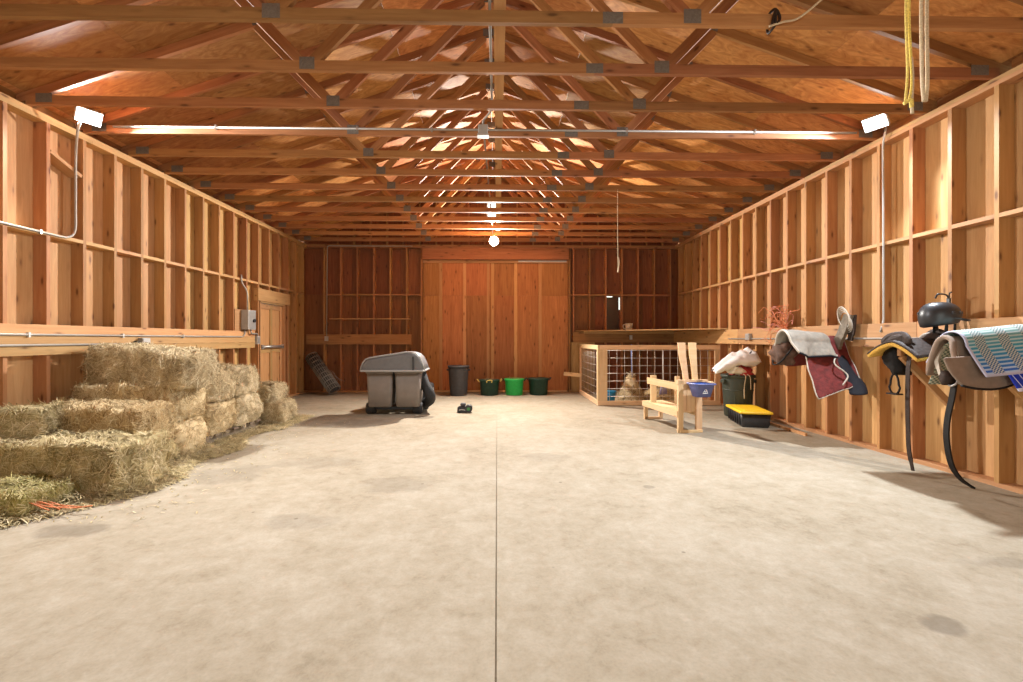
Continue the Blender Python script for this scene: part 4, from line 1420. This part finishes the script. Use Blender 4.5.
b_ = MB()
o1 = [rrect(0.115, 0.075, 0.025, 0.0), rrect(0.165, 0.118, 0.03, 0.19)]
i1 = [rrect(0.158, 0.111, 0.03, 0.19), rrect(0.11, 0.07, 0.025, 0.012)]
b_.loft(o1, True, False).loft([o1[1], i1[0]], False, False)
bo = b_.build('body', BLUETUB, ft)
MB().loft(i1, False, True).build('inside', BLUEIN, ft)
MB().loft([rrect(0.166, 0.119, 0.03, 0.170), rrect(0.182, 0.135, 0.035, 0.178), rrect(0.182, 0.135, 0.035, 0.196), rrect(0.158, 0.111, 0.03, 0.198)], False, False).build('rim', BLUETUB, ft)
MB().box((0.165, 0.02, 0.205), (0.05, 0.14, 0.02)).build('hook_ledge', LUMNEW, ft, 0.004)
lg = MB()
for p in (((-0.03, 0.07), (-0.012, 0.095), (0.005, 0.075), (0.02, 0.10), (0.04, 0.07)), ((-0.038, 0.058), (0.045, 0.058)), ((-0.01, 0.11), (0.015, 0.112))):
    lg.tube([(x, -0.075 - 0.043 * z / 0.19 - 0.004, z) for x, z in p], 0.006, 6)
lg.build('printed_mark', WHITEP, ft)

# ------------------------------------------------------------------ green can, sacks and yellow tote
gc = thing('trash_can', 'olive green trash can stuffed with sacks beside the right wall', 'trash can', (4.14, 7.50, 0))
MB().lathe([(0.0, 0.0), (0.205, 0.0), (0.212, 0.02), (0.25, 0.66), (0.25, 0.70), (0.24, 0.70), (0.20, 0.03), (0.0, 0.025)], seg=32).build('body', GREENOL, gc)
MB().lathe([(0.248, 0.655), (0.268, 0.66), (0.272, 0.70), (0.258, 0.715), (0.24, 0.705)], seg=32).build('rim', GREENOL, gc)
MB().lathe([(0.232, 0.44), (0.242, 0.445), (0.243, 0.46), (0.234, 0.465)], seg=32).build('band', GREENOL, gc)
for s in (-1, 1):
    MB().box((s * 0.265, -0.02, 0.60), (0.045, 0.12, 0.06)).build('handle', GREENOL, gc, 0.008)
for x in (-0.14, 0.1):
    MB().box((x, -sqrt(0.222 ** 2 - x * x) - 0.006, 0.26), (0.015, 0.014, 0.34)).build('stiffening_rib', GREENOL, gc)


def lump(name, label, cat, c, r, mat, seed, rough=0.25, n=24, group=None):
    mb = MB()
    rings = []
    for i in range(1, 14):
        th = pi * i / 14
        rg = []
        for j in range(n):
            ph = 2 * pi * j / n
            d = V((sin(th) * cos(ph), sin(th) * sin(ph), cos(th)))
            k = 1 + rough * noise.noise(d * 1.6 + V((seed, 0, 0))) + 0.5 * rough * noise.noise(d * 4 + V((0, seed, 0)))
            rg.append((d.x * r[0] * k, d.y * r[1] * k, d.z * r[2] * k))
        rings.append(rg)
    mb.loft(rings)
    o = mb.build(name, mat)
    o.location = c
    tag(o, label, cat, group)
    return o


o = lump('folded_rag', 'crumpled red cloth stuffed in the mouth of the green trash can', 'cloth', (4.16, 7.47, 0.76), (0.21, 0.19, 0.10), REDCL, 3, 0.5)
o = lump('feed_sack', 'crumpled cream sack at the left lip of the green trash can', 'sack', (4.03, 7.37, 0.79), (0.13, 0.12, 0.08), CUPW, 7, 0.5)
# white feed sack: a flat pillow thrown over the top


def sack(u, v):
    """closed pillow: v runs round the section"""
    a = 2 * pi * v
    x = -0.40 + 0.74 * u
    k = min(1.0, u / 0.12) ** 0.5 * min(1.0, max(0.02, (1 - u) / 0.10)) ** 0.5
    w = (0.12 + 0.10 * u) * (0.75 + 0.25 * k)
    th = 0.012 + k * (0.035 + 0.10 * u)
    y = w * cos(a)
    z = -0.08 + 0.27 * u + 0.05 * sin(pi * u) + th * sin(a) - 0.05 * u * u - 0.06 * cos(a) * u * -1
    nn = noise.noise(V((u * 5, cos(a) * 1.5, sin(a) + 1.3))) * 0.05 + noise.noise(V((u * 11, cos(a) * 4, sin(a) * 3 + 4.3))) * 0.025
    return x, y - 0.06 * (1 - u), z + nn


wsm = MB().loft([[sack(u / 26, v / 28) for v in range(28)] for u in range(27)])
ws = wsm.build('feed_sack', BAGWHITE)
ws.location = (4.06, 7.42, 0.87)
tag(ws, 'white feed sack thrown over the top of the green trash can', 'sack')
MB().tube([(0.16, -0.145, 0.21), (0.185, -0.145, 0.235), (0.19, -0.14, 0.24)], 0.012, 6).build('printed_spot', BLACKP, ws)
o = MB().tube(spline([(4.10, 7.30, 0.74), (4.11, 7.205, 0.70), (4.09, 7.21, 0.52), (4.10, 7.225, 0.33)]), 0.007, 6).tube(spline([(4.16, 7.30, 0.74), (4.18, 7.205, 0.70), (4.20, 7.215, 0.60), (4.21, 7.225, 0.48)]), 0.007, 6).build('cord', ROPEW)
tag(o, 'pale cord dangling down the front of the green trash can', 'cord')

tt = thing('storage_tote', 'black storage tote with a yellow lid on the floor by the right wall', 'tote', (3.93, 6.82, 0), radians(-13))
TW, TL, TH = 0.21, 0.38, 0.215
MB().loft([rrect(TW - 0.03, TL - 0.03, 0.03, 0.0), rrect(TW - 0.025, TL - 0.025, 0.03, 0.015), rrect(TW, TL, 0.03, TH)]).build('body', BLACKP, tt)
for y in (-0.28, -0.17, -0.06, 0.06, 0.17, 0.28):
    for s in (-1, 1):
        MB().box((s * (TW - 0.012), y, 0.11), (0.03, 0.02, 0.17)).build('rib', BLACKP, tt)
MB().loft([rrect(TW + 0.012, TL + 0.012, 0.035, TH - 0.012), rrect(TW + 0.02, TL + 0.02, 0.04, TH - 0.005), rrect(TW + 0.016, TL + 0.016, 0.04, TH + 0.02), rrect(TW - 0.02, TL - 0.02, 0.04, TH + 0.026)]).build('lid', YELLOW, tt)
MB().loft([rrect(TW - 0.06, TL - 0.08, 0.03, TH + 0.024), rrect(TW - 0.07, TL - 0.09, 0.03, TH + 0.034)]).build('lid_panel', YELLOW, tt)
o = MB().box((4.20, 6.35, 0.02), (0.03, 0.9, 0.04)).build('floor_batten', LUM)
o.rotation_euler = (0, 0, 0)
tag(o, 'loose wooden batten on the floor along the right wall near the tote', 'board')

# ------------------------------------------------------------------ saddle racks and tack on the right wall
RACKG = 'triangular wooden saddle racks on the right wall'


def rack(label, y, ln=0.52, z=1.19):
    t = thing('saddle_rack', label, 'rack', (RX - 0.04, y, z), group=RACKG)
    board('arm', (0.0, 0, 0.0), (-ln, 0, 0.0), 0.038, 0.089, LUM, t)
    board('brace', (-ln + 0.03, 0, -0.045), (-0.0, 0, -0.045 - ln + 0.03), 0.038, 0.06, LUM, t)
    board('backing', (-0.0, 0, -0.0), (-0.0, 0, -0.56), 0.089, 0.02, LUM, t, up=(1, 0, 0))
    return t


rack('triangular wooden rack under the fleece lined saddle', 4.22, 0.50, 1.20)
rack('triangular wooden rack under the blue patterned saddle blanket', 3.62, 0.38, 1.235)
rack('triangular wooden rack hidden under the maroon and grey blankets', 5.62, 0.52, 1.29)


def drape_fn(x0, x1, yc, zt, r, dropN, dropF, wave=0.02, seed=0, flare=0.15, tilt=0.0, x1b=None):
    """cloth over a bar along X: u along the bar, v from the near hem over the ridge to the far hem"""
    arc = pi * r
    tot = dropN + arc + dropF

    def fn(u, v):
        x = x0 + (x1 - x0) * u
        s = v * tot
        if s < dropN:
            d = dropN - s
            y, z = -r - flare * d, -d
            k = d
        elif s < dropN + arc:
            a = (s - dropN) / r
            y, z = -r * cos(a), r * sin(a)
            k = 0
        else:
            d = s - dropN - arc
            y, z = r + flare * d, -d
            k = d
        w = wave * (0.3 + 2.2 * k)
        nn = noise.noise(V((x * 7 + seed, s * 2.0, seed))) * w
        n2 = noise.noise(V((x * 5, s * 4 + seed, seed * 2.0))) * w
        return (x + n2 * 0.8, yc + y + nn * (-1 if y < 0 else 1), zt + z + tilt * u + n2 * 0.4)

    return fn


def drape(name, mat, par, nu=20, nv=44, t=0.012, sub=1, **k):
    o = MB().grid(drape_fn(**k), nu, nv).build(name, mat, par, fix=False)
    solid(o, t, 0.0, sub)
    return o


# --- first saddle: fleece lined western saddle on the farther rack
sd = thing('western_saddle', 'dark western saddle with yellow fleece lining on the farther rack', 'saddle', (3.98, 4.20, 1.205))


def skirt(u, v, dz=0.0):
    x = -0.16 + 0.56 * u
    a = (v - 0.5) * 2
    hw__ = 0.275 - 0.03 * u
    y = a * hw__
    z = 0.055 - 0.13 * abs(a) ** 1.6 + 0.03 * sin(pi * u) + dz - (0.02 if a < 0 else 0.0) * abs(a)
    return (x, y, z)


o = MB().grid(lambda u, v: skirt(u, v, 0.035), 14, 22).build('skirt', LEATHER, sd, fix=False)
solid(o, 0.016, 0.0)
o = MB().grid(lambda u, v: skirt(u * 0.97 + 0.005, 0.01 + v * 0.98, 0.006), 14, 22).build('fleece_lining', FLEECE, sd, fix=False)
solid(o, 0.034, 0.0)
# cantle (raised back rim) facing the room
rings = []
for i in range(9):
    u = i / 8
    x = -0.13 + 0.06 * u
    k = (0.72, 0.9, 1.0, 1.0, 0.96, 0.88, 0.74, 0.5, 0.2)[i]
    rings.append([(x + 0.05 * (1 - abs(cos(a))), 0.165 * k * cos(a), 0.085 + 0.105 * k * sin(a) * (1.0 if sin(a) > 0 else 0.45)) for a in [2 * pi * j / 24 for j in range(24)]])
MB().loft(rings).build('cantle', LEATHER, sd)
o = MB().grid(lambda u, v: (-0.08 + 0.34 * u, (v - .5) * 0.30 * (1 - 0.35 * sin(pi * u)), 0.13 - 0.06 * sin(pi * u) + 0.05 * u - 0.12 * abs(2 * v - 1) ** 2 * (0.5 + 0.3 * u)), 12, 12).build('seat', LEATHER, sd, fix=False)
solid(o, 0.02, 0.0, 1)
MB().loft([[(0.27 + 0.012 * i, r_ * cos(a), 0.10 + (r_ * 0.9) * sin(a)) for a in [2 * pi * j / 16 for j in range(16)]] for i, r_ in enumerate((0.10, 0.13, 0.13, 0.09))]).tube([(0.29, 0, 0.18), (0.275, 0, 0.26)], [0.022, 0.018], 10).lathe([(0.0, 0.255), (0.035, 0.258), (0.038, 0.272), (0.0, 0.28)], (0.272, 0, 0), 16).build('pommel', LEATHER, sd)
# hanging leathers, stirrup and cinch strap on the far side
fd = MB().loft([[(x - 0.02, 0.05 + dy + off, z) for (dy, x) in ((-0.045 * w, -0.05), (0.045 * w, -0.05), (0.055 * w, 0.12), (-0.045 * w, 0.12))] for z, w, off in ((0.03, 1.0, 0.05), (-0.07, 1.5, 0.09), (-0.13, 1.4, 0.07), (-0.19, 0.7, 0.03), (-0.24, 0.3, 0.02))]).build('fender', BLACKL, sd)
st = []
for j in range(20):
    a = 2 * pi * j / 20
    st.append((-0.06, 0.07 + 0.062 * cos(a) * (1.0 if sin(a) < 0 else 0.72), -0.33 + 0.10 * sin(a)))
MB().tube(st, 0.0095, 6, closed=True).box((-0.06, 0.07, -0.425), (0.07, 0.11, 0.014)).build('stirrup', BLACKL, sd)


def strap(name, pts, w, t, mat, par, side=(0, 1, 0)):
    pts = spline(pts, 8)
    mb = MB()
    s = V(side)
    rings = []
    for i, p in enumerate(pts):
        d = (pts[min(i + 1, len(pts) - 1)] - pts[max(i - 1, 0)]).normalized()
        q = (s - d * s.dot(d)).normalized()
        nn = d.cross(q)
        ww = w * (1 if i < len(pts) - 4 else 0.75)
        rings.append([p + q * ww / 2 + nn * t / 2, p - q * ww / 2 + nn * t / 2, p - q * ww / 2 - nn * t / 2, p + q * ww / 2 - nn * t / 2])
    mb.loft(rings, smooth=False)
    return mb.build(name, mat, par)


strap('cinch_strap', [(0.0, -0.03, 0.0), (-0.03, -0.04, -0.2), (-0.03, -0.035, -0.5), (-0.03, -0.04, -0.75), (-0.03, -0.05, -0.95), (-0.02, -0.08, -1.14)], 0.042, 0.008, LEATHER, sd)

# --- second saddle: taupe suede saddle under the blankets on the nearer rack
s2 = thing('suede_saddle', 'taupe suede saddle under the blue patterned blanket', 'saddle', (3.88, 3.65, 1.25))
Z0 = -0.005
drape('flap', SUEDE, s2, nu=14, nv=40, t=0.02, x0=-0.10, x1=0.50, yc=0, zt=Z0, r=0.09, dropN=0.28, dropF=0.25, wave=0.006, flare=0.32, seed=3)
o = MB().tube(spline([(-0.14, -0.165, -0.24), (-0.15, -0.15, -0.16), (-0.13, -0.10, -0.03), (-0.10, -0.06, 0.055), (-0.09, 0.0, 0.085), (-0.09, 0.06, 0.055), (-0.09, 0.10, -0.03), (-0.08, 0.15, -0.16), (-0.07, 0.165, -0.22)], 6), 0.020, 8).build('rear_roll', SUEDE, s2)
drape('lining', PADGREEN, s2, nu=10, nv=40, t=0.012, x0=-0.05, x1=0.46, yc=0, zt=Z0 - 0.03, r=0.075, dropN=0.10, dropF=0.30, wave=0.006, flare=0.42, seed=4)
# near side flap, broad, reaching out past the blanket


def nflap(u, v):
    x = -0.27 + 0.72 * u + 0.10 * (1 - u) * v * v
    b = 0.19 + 0.11 * sin(pi * min(1.0, 0.22 + u * 0.9)) ** 0.7
    return (x, -0.13 - 0.05 * v - 0.03 * sin(pi * u) - 0.02 * (1 - u), -0.03 - 0.05 * (1 - u) * (1 - v) - b * v)


o = MB().grid(nflap, 20, 10).build('near_flap', SUEDE, s2, fix=False)
solid(o, 0.018, 0.0, 1)
MB().tube([nflap(k / 20, 1.0) for k in range(21)], 0.011, 6).build('flap_edge', BLACKL, s2)
# buckles and trailing girth
MB().tube([(-0.05 + 0.02 * sin(a), -0.02 + 0.035 * cos(a), -0.29 + 0.035 * sin(a)) for a in [2 * pi * j / 16 for j in range(16)]], 0.008, 6, closed=True).tube([(-0.04, 0.06 + 0.03 * cos(a), -0.27 + 0.035 * sin(a)) for a in [2 * pi * j / 16 for j in range(16)]], 0.008, 6, closed=True).build('girth_buckle', STEEL, s2)
MB().loft([[(-0.06 + 0.04 * cos(a), 0.02 + r_ * 1.4 * sin(a), z) for a in [2 * pi * j / 12 for j in range(12)]] for r_, z in ((0.02, -0.20), (0.04, -0.25), (0.035, -0.29), (0.015, -0.32))]).build('keeper', LEATHER, s2)
strap('girth', [(-0.03, -0.02, -0.26), (-0.035, 0.0, -0.42), (-0.045, 0.03, -0.62), (-0.05, 0.03, -0.80), (-0.01, 0.03, -1.0), (0.06, 0.02, -1.12), (0.15, 0.0, -1.19)], 0.045, 0.014, BLACKL, s2)
strap('billet_strap', [(-0.02, 0.07, 0.03), (-0.06, 0.10, -0.10), (-0.06, 0.07, -0.24)], 0.035, 0.02, PIPING, s2)

# --- blankets on the nearer rack
bl = thing('saddle_blanket', 'teal and white patterned saddle blanket draped over the suede saddle', 'blanket', (0, 0, 0))
drape('cloth', PADTEAL, bl, nu=26, nv=56, t=0.014, x0=3.80, x1=4.40, yc=3.62, zt=1.265, r=0.115, dropN=0.245, dropF=0.16, wave=0.010, flare=0.62, seed=8, tilt=0.06)
b2 = thing('saddle_blanket', 'royal blue striped saddle blanket lying beneath the teal one', 'blanket', (0, 0, 0))
drape('cloth', PADBLUE, b2, nu=18, nv=44, t=0.010, x0=4.02, x1=4.40, yc=3.62, zt=1.250, r=0.11, dropN=0.34, dropF=0.12, wave=0.008, flare=0.55, seed=9, tilt=0.06)

# --- helmet on its hook
hk = thing('wall_hook', 'black wrought hook holding the helmet on the right wall', 'hook', (RX - 0.04, 4.22, 1.56))
MB().tube(spline([(0.0, 0, 0.14), (-0.03, 0, 0.19), (-0.09, 0.02, 0.20), (-0.10, 0.04, 0.16)]), 0.008, 6).tube(spline([(0.0, 0, 0.14), (-0.03, -0.03, 0.20), (-0.06, -0.08, 0.21)]), 0.006, 6).build('prongs', BLACKP, hk)
MB().box((-0.006, 0, 0.05), (0.014, 0.03, 0.22)).build('back_plate', BLACKP, hk)
hm = thing('riding_helmet', 'matte black riding helmet hanging on the right wall', 'helmet', (4.2, 4.12, 1.545), radians(-40))
hm.scale = (1, 1, 1.2)
rings = []
for i in range(11):
    t_ = i / 10
    th = t_ * pi * 0.5
    rings.append([(0.155 * cos(th) ** 0.7 * cos(a) * (1.0 + 0.08 * cos(a)), 0.125 * cos(th) ** 0.7 * sin(a), -0.01 + 0.115 * sin(th)) for a in [2 * pi * j / 32 for j in range(32)]])
low = [[(0.150 * k * cos(a) * (1.0 + 0.08 * cos(a)), 0.122 * k * sin(a), z + 0.015 * cos(a)) for a in [2 * pi * j / 32 for j in range(32)]] for k, z in ((0.72, -0.085), (0.90, -0.075), (0.985, -0.045))]
MB().loft(low + rings).build('shell', HELMET, hm)
MB().loft([[(0.10 + 0.12 * cos(a) * k, 0.12 * sin(a) * k, -0.03 + z - 0.02 * cos(a)) for a in [-pi / 2 + pi * j / 16 for j in range(17)]] for k, z in ((0.95, 0.0), (1.0, 0.006), (0.95, 0.012))], False, False, closed=False).build('visor', HELMET, hm)
for a in (-0.9, -0.45, 0.0, 0.45, 2.4, 2.8, 3.3):
    MB().box((0.148 * cos(a) * (1.0 + 0.08 * cos(a)), 0.121 * sin(a), 0.015), (0.018, 0.03, 0.022), Matrix.Rotation(a, 3, 'Z')).build('vent_slot', BLACKP, hm, 0.004)
strap('chin_strap', [(0.05, -0.09, -0.06), (0.04, -0.07, -0.14), (0.0, 0.0, -0.17), (-0.02, 0.06, -0.13), (-0.01, 0.09, -0.06)], 0.018, 0.004, BLACKL, hm, (1, 0, 0))
b4 = thing('bridle', 'black and grey bridle hanging from the helmet hook', 'bridle', (4.36, 4.16, 1.40))
MB().tube(spline([(0.02, 0.05, 0.12), (0.0, 0.04, -0.02), (-0.02, 0.12, -0.09), (-0.1, 0.2, -0.12)]), 0.012, 6).tube(spline([(0.02, -0.03, 0.12), (0.0, -0.04, -0.04), (-0.03, -0.03, -0.11)]), 0.010, 6).build('cheek_strap', BLACKL, b4)
MB().tube(spline([(-0.1, 0.22, -0.12), (-0.12, 0.12, -0.04), (-0.11, 0.0, -0.05), (-0.1, -0.06, -0.11)]), 0.02, 8).build('noseband', GREYCL, b4)

# --- blankets on the farthest rack
mbk = thing('horse_blanket', 'maroon quilted horse blanket with cream binding on the wall rack', 'blanket', (0, 0, 0))
kw = dict(x0=3.86, x1=4.40, yc=5.60, zt=1.255, r=0.10, dropN=0.66, dropF=0.30, wave=0.055, flare=0.42, seed=24)
fn = drape_fn(**kw)
fn2 = lambda u, v: (lambda p: V((p[0], p[1], p[2] + 0.20 * max(0, 0.45 - v) * 2.2 * u)))(fn(u, v))
o = MB().grid(fn2, 24, 50).build('cloth', MAROON, mbk, fix=False)
solid(o, 0.02, 0.0, 1)
MB().tube([fn2(0.0, j / 30) for j in range(31)], 0.008, 6).tube([fn2(i / 14, 0.0) for i in range(15)], 0.008, 6).tube([fn2(1.0, j / 40) for j in range(30)], 0.008, 6).build('binding', PIPING, mbk)
kw2 = dict(kw, x0=4.23, x1=4.41, zt=1.24, dropN=0.58, dropF=0.2, seed=27, wave=0.06, flare=0.56)
o = MB().grid(drape_fn(**kw2), 14, 40).build('dark_lining', NAVY, mbk, fix=False)
solid(o, 0.015, 0.0, 1)
f3 = drape_fn(**kw2)
MB().tube(spline([V(f3(0.0, 0.10)) + V((-0.10, -0.05, 0)), V(f3(0.1, 0.2)) + V((-0.04, -0.06, 0)), V(f3(0.0, 0.33)) + V((-0.09, -0.05, 0)), V(f3(0.2, 0.42)) + V((-0.05, -0.04, 0))]), 0.009, 6).build('leg_strap', PIPING, mbk)
gbk = thing('horse_blanket', 'beige grey blanket folded over the maroon blanket', 'blanket', (0, 0, 0))
fg = drape_fn(x0=3.70, x1=4.20, yc=5.61, zt=1.30, r=0.14, dropN=0.17, dropF=0.14, wave=0.11, flare=0.55, seed=33, tilt=-0.04)
o = MB().grid(fg, 20, 36).build('cloth', GREYCL, gbk, fix=False)
solid(o, 0.03, 0.0, 1)
MB().tube([fg(0.0, j / 24) for j in range(25)], 0.014, 6).build('rolled_edge', PIPING, gbk)
MB().tube([V(fg(i / 14, 0.0)) + V((0, -0.01, 0)) for i in range(15)], 0.012, 6).build('dark_hem', NAVY, gbk)
o = lump('padded_bag', 'brown padded bag hanging under the end of the grey blanket', 'bag', (3.80, 5.78, 1.13), (0.12, 0.20, 0.15), BROWNCL, 14, 0.45)
MB().tube(spline([(0.0, -0.19, 0.08), (-0.10, -0.12, -0.10), (-0.09, 0.06, -0.15), (-0.03, 0.17, -0.02)]), 0.010, 6).build('seam', BLACKL, o)

# --- twine and rope on the wall
rng = random.Random(77)
tb = thing('baling_twine', 'tangled bunch of orange baling twine hanging on the right wall', 'twine', (RX - 0.045, 6.62, 1.35))
for mat, k, nm in ((TWINE, 26, 'orange_strands'), (TWINEP, 9, 'pink_strands')):
    mb = MB()
    for i in range(k):
        pts = [V((-0.01, 0.02 * rng.gauss(0, 1), 0.12))]
        a = rng.uniform(-1.5, 1.5)
        for j in range(5):
            p = pts[-1] + V((-0.035 + rng.gauss(0, 0.03), sin(a) * 0.09 + rng.gauss(0, 0.05), cos(a) * 0.075 + rng.gauss(0.01, 0.06)))
            p.x = min(p.x, -0.012)
            p.z = max(-0.1, min(0.47, p.z))
            pts.append(p)
            a += rng.gauss(0, 0.9)
        mb.tube(spline(pts, 5), 0.0042, 4)
    mb.build(nm, mat, tb)
MB().tube([(0.01, 0.0, 0.12), (-0.03, 0, 0.12), (-0.035, 0, 0.14)], 0.006, 6).build('nail', STEEL, tb)

rc = thing('lead_rope', 'looped cream rope and grey strap hanging on the wall above the maroon blanket', 'rope', (RX - 0.06, 5.36, 1.40))
for i in range(4):
    MB().tube([(-0.06 - 0.012 * i, 0.03 + 0.085 * cos(a) + 0.04 * sin(a), 0.13 + 0.02 * i + 0.13 * sin(a)) for a in [2 * pi * j / 24 for j in range(24)]], 0.007, 6, closed=True).build('rope_loop', PIPING, rc)
strap('grey_strap', [(-0.05, 0.0, 0.22), (-0.08, 0.02, 0.10), (-0.10, 0.05, -0.02), (-0.11, 0.10, -0.12), (-0.10, 0.12, -0.20)], 0.12, 0.04, plain('grey_brown_webbing', (0.16, 0.13, 0.095), 0.85, 0, 0.25, 20, 0.3), rc)
strap('brown_strap', [(-0.02, -0.03, 0.21), (-0.05, -0.05, 0.05), (-0.06, -0.03, -0.10)], 0.09, 0.02, LEATHER, rc)

# ------------------------------------------------------------------ hanging ropes
yr = 2.66
hr = thing('hanging_rope', 'yellow doubled rope hanging from the truss at the upper right', 'rope', (2.50, yr, 3.75))
MB().tube(spline([(-0.012, -0.03, -0.10), (-0.014, -0.03, -0.5), (-0.005, -0.03, -0.8), (-0.02, -0.03, -1.0)]), 0.0075, 6).tube(spline([(0.012, -0.03, -0.10), (0.005, -0.03, -0.5), (0.022, -0.03, -0.85), (0.004, -0.03, -0.98)]), 0.0075, 6).build('strands', ROPEY, hr)
MB().tube(spline([(0.0, -0.03, -0.10), (0.0, -0.025, 0.01), (0.0, 0.025, 0.01), (0.0, 0.028, -0.10)]), 0.008, 6).build('loop', ROPEY, hr)
MB().tube(spline([(-0.03, -0.03, -1.0), (0.0, -0.045, -0.985), (0.02, -0.03, -1.02)]), 0.011, 6).build('knot', ROPEY, hr)
MB().tube(spline([(0.018, -0.03, -0.72), (0.025, -0.03, -0.85), (0.02, -0.03, -0.98), (0.024, -0.03, -1.06)]), 0.009, 6).build('frayed_end', ROPEW, hr)
hr = thing('hanging_rope', 'cream doubled rope hanging beside the yellow rope at the upper right', 'rope', (2.60, yr, 3.75))
MB().tube(spline([(-0.018, -0.03, -0.10), (-0.02, -0.03, -0.5), (-0.014, -0.03, -0.85), (-0.004, -0.03, -0.985)]), 0.010, 6).tube(spline([(0.018, -0.03, -0.10), (0.014, -0.03, -0.5), (0.018, -0.03, -0.85), (0.008, -0.03, -0.985)]), 0.010, 6).build('strands', ROPEW, hr)
MB().tube(spline([(0.0, -0.03, -0.10), (0.0, -0.025, 0.01), (0.0, 0.025, 0.01), (0.0, 0.028, -0.10)]), 0.010, 6).build('loop', ROPEW, hr)
hr = thing('pull_cord', 'thin cream pull cord with a knot hanging from a truss before the back wall', 'rope', (1.90, 6.90, 3.66))
MB().tube([(0, -0.0, 0.02), (0.0, 0.0, -0.6), (0.006, 0, -1.27)], 0.006, 6).build('cord', ROPEW, hr)
MB().tube(spline([(0.006, 0, -1.05), (0.02, 0, -1.12), (0.012, 0, -1.2), (0.0, 0, -1.29)]), 0.012, 6).build('knot', ROPEW, hr)
hr = thing('tied_rope', 'pale rope tied around the nearest truss chord and slung upwards', 'rope', (2.06, 3.25, 3.66))
MB().tube(spline([(0.0, -0.03, 0.0), (0.0, -0.03, 0.10), (0.0, 0.06, 0.11), (0.0, 0.06, -0.012), (0.0, -0.03, -0.014), (0.03, -0.035, 0.03), (0.0, -0.035, 0.09), (-0.03, -0.035, -0.02)]), 0.010, 6).build('hitch', LEATHER, hr)
MB().tube(spline([(-0.05, -0.035, -0.03), (0.05, -0.04, 0.0), (0.17, -0.05, 0.03), (0.30, -0.2, 0.12), (0.42, -0.5, 0.22)]), 0.008, 6).build('tail', ROPEW, hr)

# ------------------------------------------------------------------ camera and view
cam = bpy.data.cameras.new('camera')
cam.sensor_width = 36.0
cam.lens = 440.0 / 1023.0 * 36.0
cam.shift_x = 6.5 / 1023.0
cam.shift_y = -2.0 / 1023.0
cam.clip_start = 0.05
co = bpy.data.objects.new('camera', cam)
COL.objects.link(co)
co.location = (0, 0, 1.32)
co.rotation_euler = (radians(90), 0, -0.018)
S.camera = co

S.view_settings.view_transform = 'Standard'
S.view_settings.look = 'None'
S.view_settings.gamma = 1.0
S.view_settings.use_curve_mapping = False
S.view_settings.exposure = 0.35
S.cycles.use_denoising = True
S.cycles.max_bounces = 8
S.cycles.diffuse_bounces = 3
S.cycles.sample_clamp_indirect = 8.0
